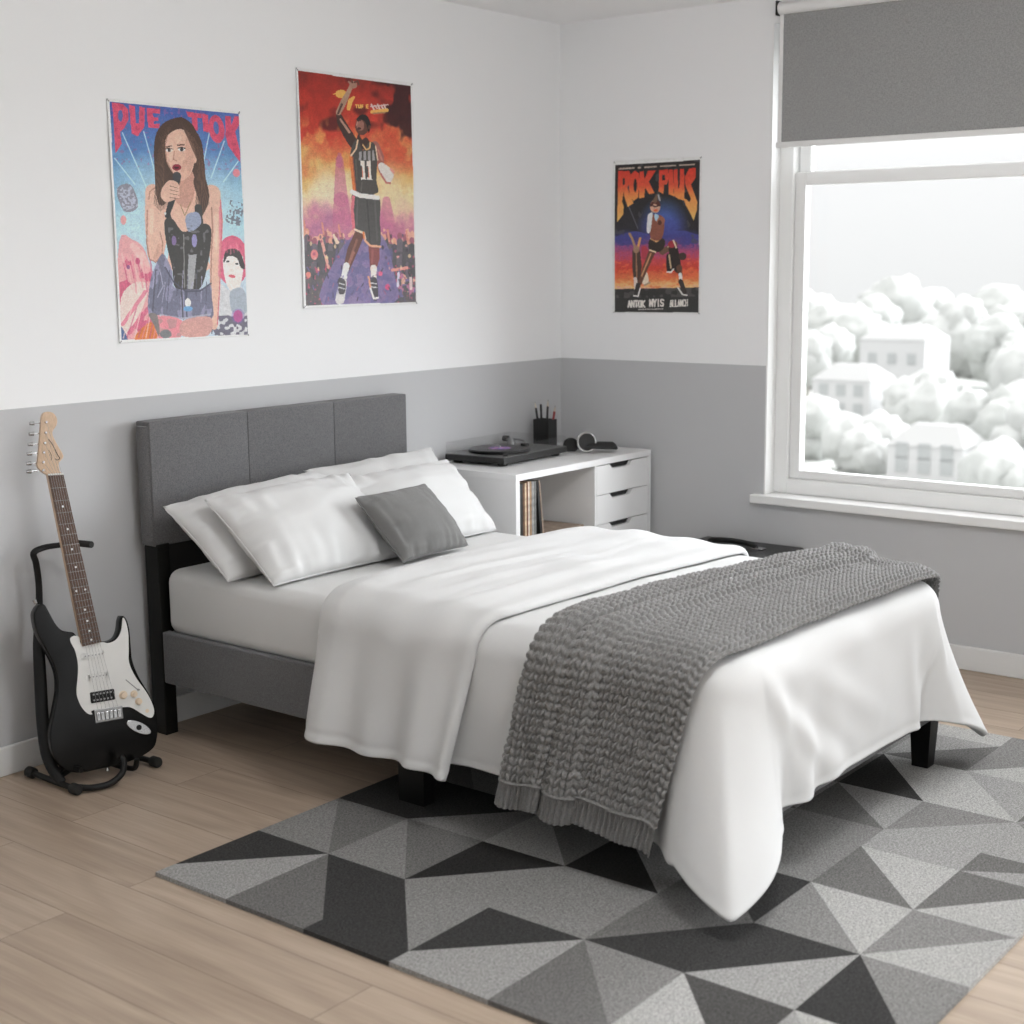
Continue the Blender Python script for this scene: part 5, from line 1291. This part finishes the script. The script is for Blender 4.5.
c.spoly([(272, 528), (345, 528), (352, 570), (320, 602), (268, 590)], (46, 40, 36)); c.line([(270, 590), (302, 602)], 4, (206, 180, 150)); c.line([(276, 526), (308, 545), (335, 520)], 4, (196, 150, 100))
c.spoly([(276, 400), (300, 395), (340, 405), (352, 440), (340, 520), (308, 540), (274, 520), (270, 450)], (120, 74, 60)); c.spoly([(262, 395), (285, 385), (282, 430), (272, 490), (255, 490), (256, 430)], (190, 190, 192)); c.spoly([(296, 395), (318, 398), (314, 430), (300, 425)], (150, 176, 196)); c.ell(332, 430, 22, 22, (138, 88, 70)); c.ell(325, 440, 11, 14, (76, 44, 38))
c.ell(300, 350, 28, 36, (176, 140, 118)); c.spoly([(272, 345), (284, 322), (316, 318), (330, 345), (320, 350), (296, 335), (280, 352)], (78, 46, 40)); c.line([(284, 344), (300, 352)], 4, (60, 34, 34)); c.line([(308, 350), (322, 345)], 4, (60, 34, 34)); c.ell(303, 372, 12, 7, (190, 90, 60)); c.limb([(300, 318, 12), (308, 292, 7)], (96, 76, 62)); c.line([(318, 288), (326, 318)], 4, (150, 150, 150))
c.limb([(400, 590, 26), (410, 660, 30), (425, 700, 20)], (44, 38, 36)); c.ell(392, 560, 22, 20, (136, 46, 52)); c.line([(400, 540), (416, 580)], 4, (196, 176, 150)); c.ell(450, 628, 22, 21, (60, 46, 42)); c.spoly([(362, 620), (388, 620), (400, 690), (376, 712), (362, 700)], (40, 36, 34)); c.line([(376, 620), (386, 690)], 4, (170, 150, 120)); c.line([(366, 712), (386, 714), (400, 698)], 4, (210, 200, 190))
c.limb([(432, 690, 16), (438, 730, 11)], (84, 60, 48)); c.limb([(438, 728, 10), (440, 752, 9)], (206, 200, 196)); c.limb([(440, 765, 13), (462, 825, 12)], (52, 46, 44)); c.line([(425, 800), (450, 838), (474, 842)], 3.4, (200, 196, 190)); c.limb([(206, 780, 13), (196, 825, 13)], (48, 44, 44)); c.line([(180, 838), (204, 842), (216, 800)], 3.4, (200, 196, 190))
WT = (190, 184, 178)
text(c, 'ANTOK', 150, 866, 14, 34, 5, 4, WT, slope=.01); text(c, 'NYIS', 268, 862, 15, 36, 5, 4.2, WT, slope=.01); text(c, 'ALLANCH', 380, 868, 10, 34, 4.5, 3, WT, slope=-.02)
for k in range(12): c.line([(208+k*11.5, 914), (214+k*11.5, 914)], 2.6, WT, .8)
c.a[~art] = (198, 198, 195)
for (x, y) in ((75, 101), (559, 81), (543, 945), (70, 928)): c.ell(x, y, 3, 3, (120, 120, 120))
poster('band_poster', c, (0, -.288, 1.977), (0, -1, 0), None, .437, .644, .008, 1.55, 'dark poster with flame lettering and three figures, beside the window')


# ------------------------------------------------------------------ outside
M_ground = mat('haze_tinted_ground', (.46, .47, .45), 1., var=.05, vscale=.15)  # ground colour paled to stand in for outdoor haze
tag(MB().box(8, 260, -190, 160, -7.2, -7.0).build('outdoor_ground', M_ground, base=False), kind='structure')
M_tree = [mat('haze_tinted_foliage_a', (.43, .44, .426), 1., var=.05, vscale=1.2, bump=.5, bscale=3), mat('haze_tinted_foliage_b', (.46, .468, .456), 1., var=.04, vscale=1.5, bump=.5, bscale=3)]  # leaf colours greyed and lightened, the haze is put into them
M_bark = mat('haze_tinted_bark', (.5, .48, .45), 1.)
M_house = mat('haze_tinted_house_render', (.48, .48, .48), .9); M_roof = mat('haze_tinted_roof', (.36, .36, .355), .9); M_hwin = mat('haze_tinted_house_glass', (.36, .37, .37), .9, spec=.1)  # walls, roof and panes paled towards one tone in place of haze
def tree(x, y, h, r, mi, seed):
    zt_ = -7.0
    t = empty('tree', (x, y, zt_), 'pale hazy tree in the blurred view beyond the window', 'tree', 'hazy trees beyond the window')
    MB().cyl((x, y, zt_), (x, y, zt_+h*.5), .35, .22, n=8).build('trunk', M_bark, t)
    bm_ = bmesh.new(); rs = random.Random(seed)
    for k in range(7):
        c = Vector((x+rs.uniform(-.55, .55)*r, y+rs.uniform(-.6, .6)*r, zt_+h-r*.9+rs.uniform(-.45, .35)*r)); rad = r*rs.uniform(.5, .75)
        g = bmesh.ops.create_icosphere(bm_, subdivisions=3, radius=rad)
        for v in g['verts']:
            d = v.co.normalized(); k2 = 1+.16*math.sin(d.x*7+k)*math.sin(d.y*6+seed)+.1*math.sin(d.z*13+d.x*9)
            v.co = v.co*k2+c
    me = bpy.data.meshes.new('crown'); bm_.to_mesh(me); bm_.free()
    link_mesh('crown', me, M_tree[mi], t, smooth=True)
def house(x, y, wx, wy, h, label):
    z0 = -7.0
    t = empty('house', (x, y, z0), label, 'house')
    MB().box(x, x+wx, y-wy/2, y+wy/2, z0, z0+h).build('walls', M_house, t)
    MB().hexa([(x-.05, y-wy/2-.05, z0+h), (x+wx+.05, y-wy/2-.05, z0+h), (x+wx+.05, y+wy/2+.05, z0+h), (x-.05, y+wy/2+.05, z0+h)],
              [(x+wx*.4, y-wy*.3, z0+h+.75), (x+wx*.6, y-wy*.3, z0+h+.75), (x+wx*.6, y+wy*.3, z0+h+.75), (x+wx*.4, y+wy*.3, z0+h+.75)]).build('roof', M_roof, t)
    for k in range(3):
        for l in range(2):
            yy = y-wy*.3+k*wy*.3; zz_ = z0+h*.3+l*h*.38
            MB().box(x-.03, x+.03, yy-.25, yy+.25, zz_, zz_+.6).build('house_window', M_hwin, t)
# camera looks along (.62,.78); through the window it sees bearings turned towards +x
def at(px, dist):
    """ground point seen in photo column px at this distance from the viewpoint"""
    a = math.radians(51.705)+math.atan((px-512)/1475.8)
    return -5.379+dist*math.sin(a), -3.960+dist*math.cos(a)
for k, (px, d, h, r, mi) in enumerate(((795, 116, 6.0, 3.0, 1), (900, 118, 6.9, 3.4, 0), (1005, 116, 6.5, 3.0, 0), (1105, 110, 6.4, 2.8, 0),
                          (845, 104, 6.3, 2.7, 0), (955, 104, 6.0, 2.8, 1), (1055, 103, 6.4, 2.9, 0), (806, 92, 4.6, 2.0, 1), (1002, 94, 5.2, 2.2, 0),
                          (935, 76, 3.6, 2.0, 1), (1040, 78, 4.6, 2.3, 1), (812, 66, 2.8, 1.7, 0), (985, 65, 3.3, 1.8, 0), (870, 62, 2.3, 1.5, 1), (1055, 60, 3.4, 1.8, 1),
                          (1015, 51, 2.4, 1.5, 0), (835, 51, 1.7, 1.2, 1), (900, 48, 1.3, 1.1, 0), (960, 44, 1.0, 1.0, 1), (1040, 43, 1.5, 1.1, 1), (1210, 108, 6.6, 2.8, 1), (1280, 100, 6.0, 3.0, 0), (1150, 82, 4.8, 2.6, 0), (1240, 70, 3.8, 2.2, 1), (1160, 54, 2.6, 1.6, 0))):
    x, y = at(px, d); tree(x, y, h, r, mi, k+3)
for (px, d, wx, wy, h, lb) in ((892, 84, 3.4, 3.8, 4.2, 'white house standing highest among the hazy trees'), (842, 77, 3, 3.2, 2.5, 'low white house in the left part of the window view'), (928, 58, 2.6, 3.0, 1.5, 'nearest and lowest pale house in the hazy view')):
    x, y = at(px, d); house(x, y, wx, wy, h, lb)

# ------------------------------------------------------------------ light
wd_ = bpy.data.worlds.new('sky'); scn.world = wd_; wd_.use_nodes = True
nt = wd_.node_tree; bg = nt.nodes['Background']
tc = nt.nodes.new('ShaderNodeTexCoord'); sp = nt.nodes.new('ShaderNodeSeparateXYZ'); nt.links.new(tc.outputs['Generated'], sp.inputs[0])
cr = nt.nodes.new('ShaderNodeValToRGB'); e = cr.color_ramp.elements
# an overcast sky: the zenith is about three times as bright as the horizon
e[0].position = .48; e[0].color = (.28, .285, .285, 1); e[1].position = 1.0; e[1].color = (1, 1, 1, 1)
q = e.new(.53); q.color = (.32, .323, .325, 1); q = e.new(.75); q.color = (.70, .705, .71, 1)
mr = nt.nodes.new('ShaderNodeMapRange'); mr.inputs['From Min'].default_value = -1; mr.inputs['From Max'].default_value = 1
nt.links.new(sp.outputs['Z'], mr.inputs['Value']); nt.links.new(mr.outputs[0], cr.inputs[0]); nt.links.new(cr.outputs[0], bg.inputs['Color'])
bg.inputs['Strength'].default_value = 2.20

SUN = 9.0
sd = bpy.data.lights.new('overcast_sun', 'SUN'); sd.energy = SUN; sd.angle = math.radians(75); sd.color = (.93, .965, 1)
so = bpy.data.objects.new('overcast_sun', sd); COL.objects.link(so)
so.rotation_euler = Vector((-.76, .50, -.30)).to_track_quat('-Z', 'Y').to_euler()
# unseen glowing globe added above the frame to brighten the upper walls
fill_globe = empty('added_fill_globe', (-2.7, -2.7, 2.14), 'unseen white fill globe added below the ceiling to brighten the walls', 'added fill light')
gm, gnt, gb = new_mat('fill_globe_glow'); gb.inputs['Base Color'].default_value = (.9, .9, .9, 1)
gb.inputs['Emission Color'].default_value = (.97, .985, 1, 1); gb.inputs['Emission Strength'].default_value = 32.
MB().lathe([(.16*math.sin(PI*k/16), -.16*math.cos(PI*k/16)) for k in range(17)], (-2.7, -2.7, 2.30), n=32).build('globe', gm, fill_globe, smooth=True)
MB().cyl((-2.7, -2.7, 2.455), (-2.7, -2.7, ZC-.02), .004, n=8).build('cord', M_white_trim, fill_globe)
MB().cyl((-2.7, -2.7, ZC-.03), (-2.7, -2.7, ZC), .05, n=24).build('fill_globe_mount', M_white_trim, fill_globe, smooth=True)
# daylight of the sky dome entering through the window: portal in the opening
pd = bpy.data.lights.new('window_portal', 'AREA'); pd.shape = 'RECTANGLE'; pd.size = 2.2; pd.size_y = 1.45; pd.cycles.is_portal = True
po = bpy.data.objects.new('window_portal', pd); COL.objects.link(po)
po.location = (.25, (WY0+WY1)/2, 1.3); po.rotation_euler = Vector((-1, 0, 0)).to_track_quat('-Z', 'Z').to_euler()

pd2 = bpy.data.lights.new('added_glazing_portal', 'AREA'); pd2.shape = 'RECTANGLE'; pd2.size = NX1-NX0; pd2.size_y = 2.4; pd2.cycles.is_portal = True
po2 = bpy.data.objects.new('added_glazing_portal', pd2); COL.objects.link(po2)
po2.location = ((NX0+NX1)/2, YN-.15, 1.25); po2.rotation_euler = Vector((0, 1, 0)).to_track_quat('-Z', 'Z').to_euler()

# ------------------------------------------------------------------ camera
cam = bpy.data.cameras.new('camera'); co = bpy.data.objects.new('camera', cam); COL.objects.link(co)
cam.sensor_width = 36; cam.lens = 51.8823
R_ = Vector((.61850, -.78573, -.00894)).normalized(); U_ = Vector((.13635, .09611, .98599)).normalized(); F_ = U_.cross(R_).normalized()
U_ = R_.cross(F_)
U_ = -F_.cross(R_) if U_.z < 0 else U_
co.matrix_world = Matrix(((R_.x, U_.x, -F_.x, -5.3793), (R_.y, U_.y, -F_.y, -3.9595), (R_.z, U_.z, -F_.z, 1.5533), (0, 0, 0, 1)))
cam.dof.use_dof = True; cam.dof.focus_distance = 4.8; cam.dof.aperture_fstop = 3.2
cam.clip_end = 500
scn.camera = co
scn.cycles.transparent_max_bounces = 32
vs = scn.view_settings
vs.view_transform = 'Standard'; vs.look = 'None'; vs.gamma = 1; vs.use_curve_mapping = False
vs.exposure = 0.5
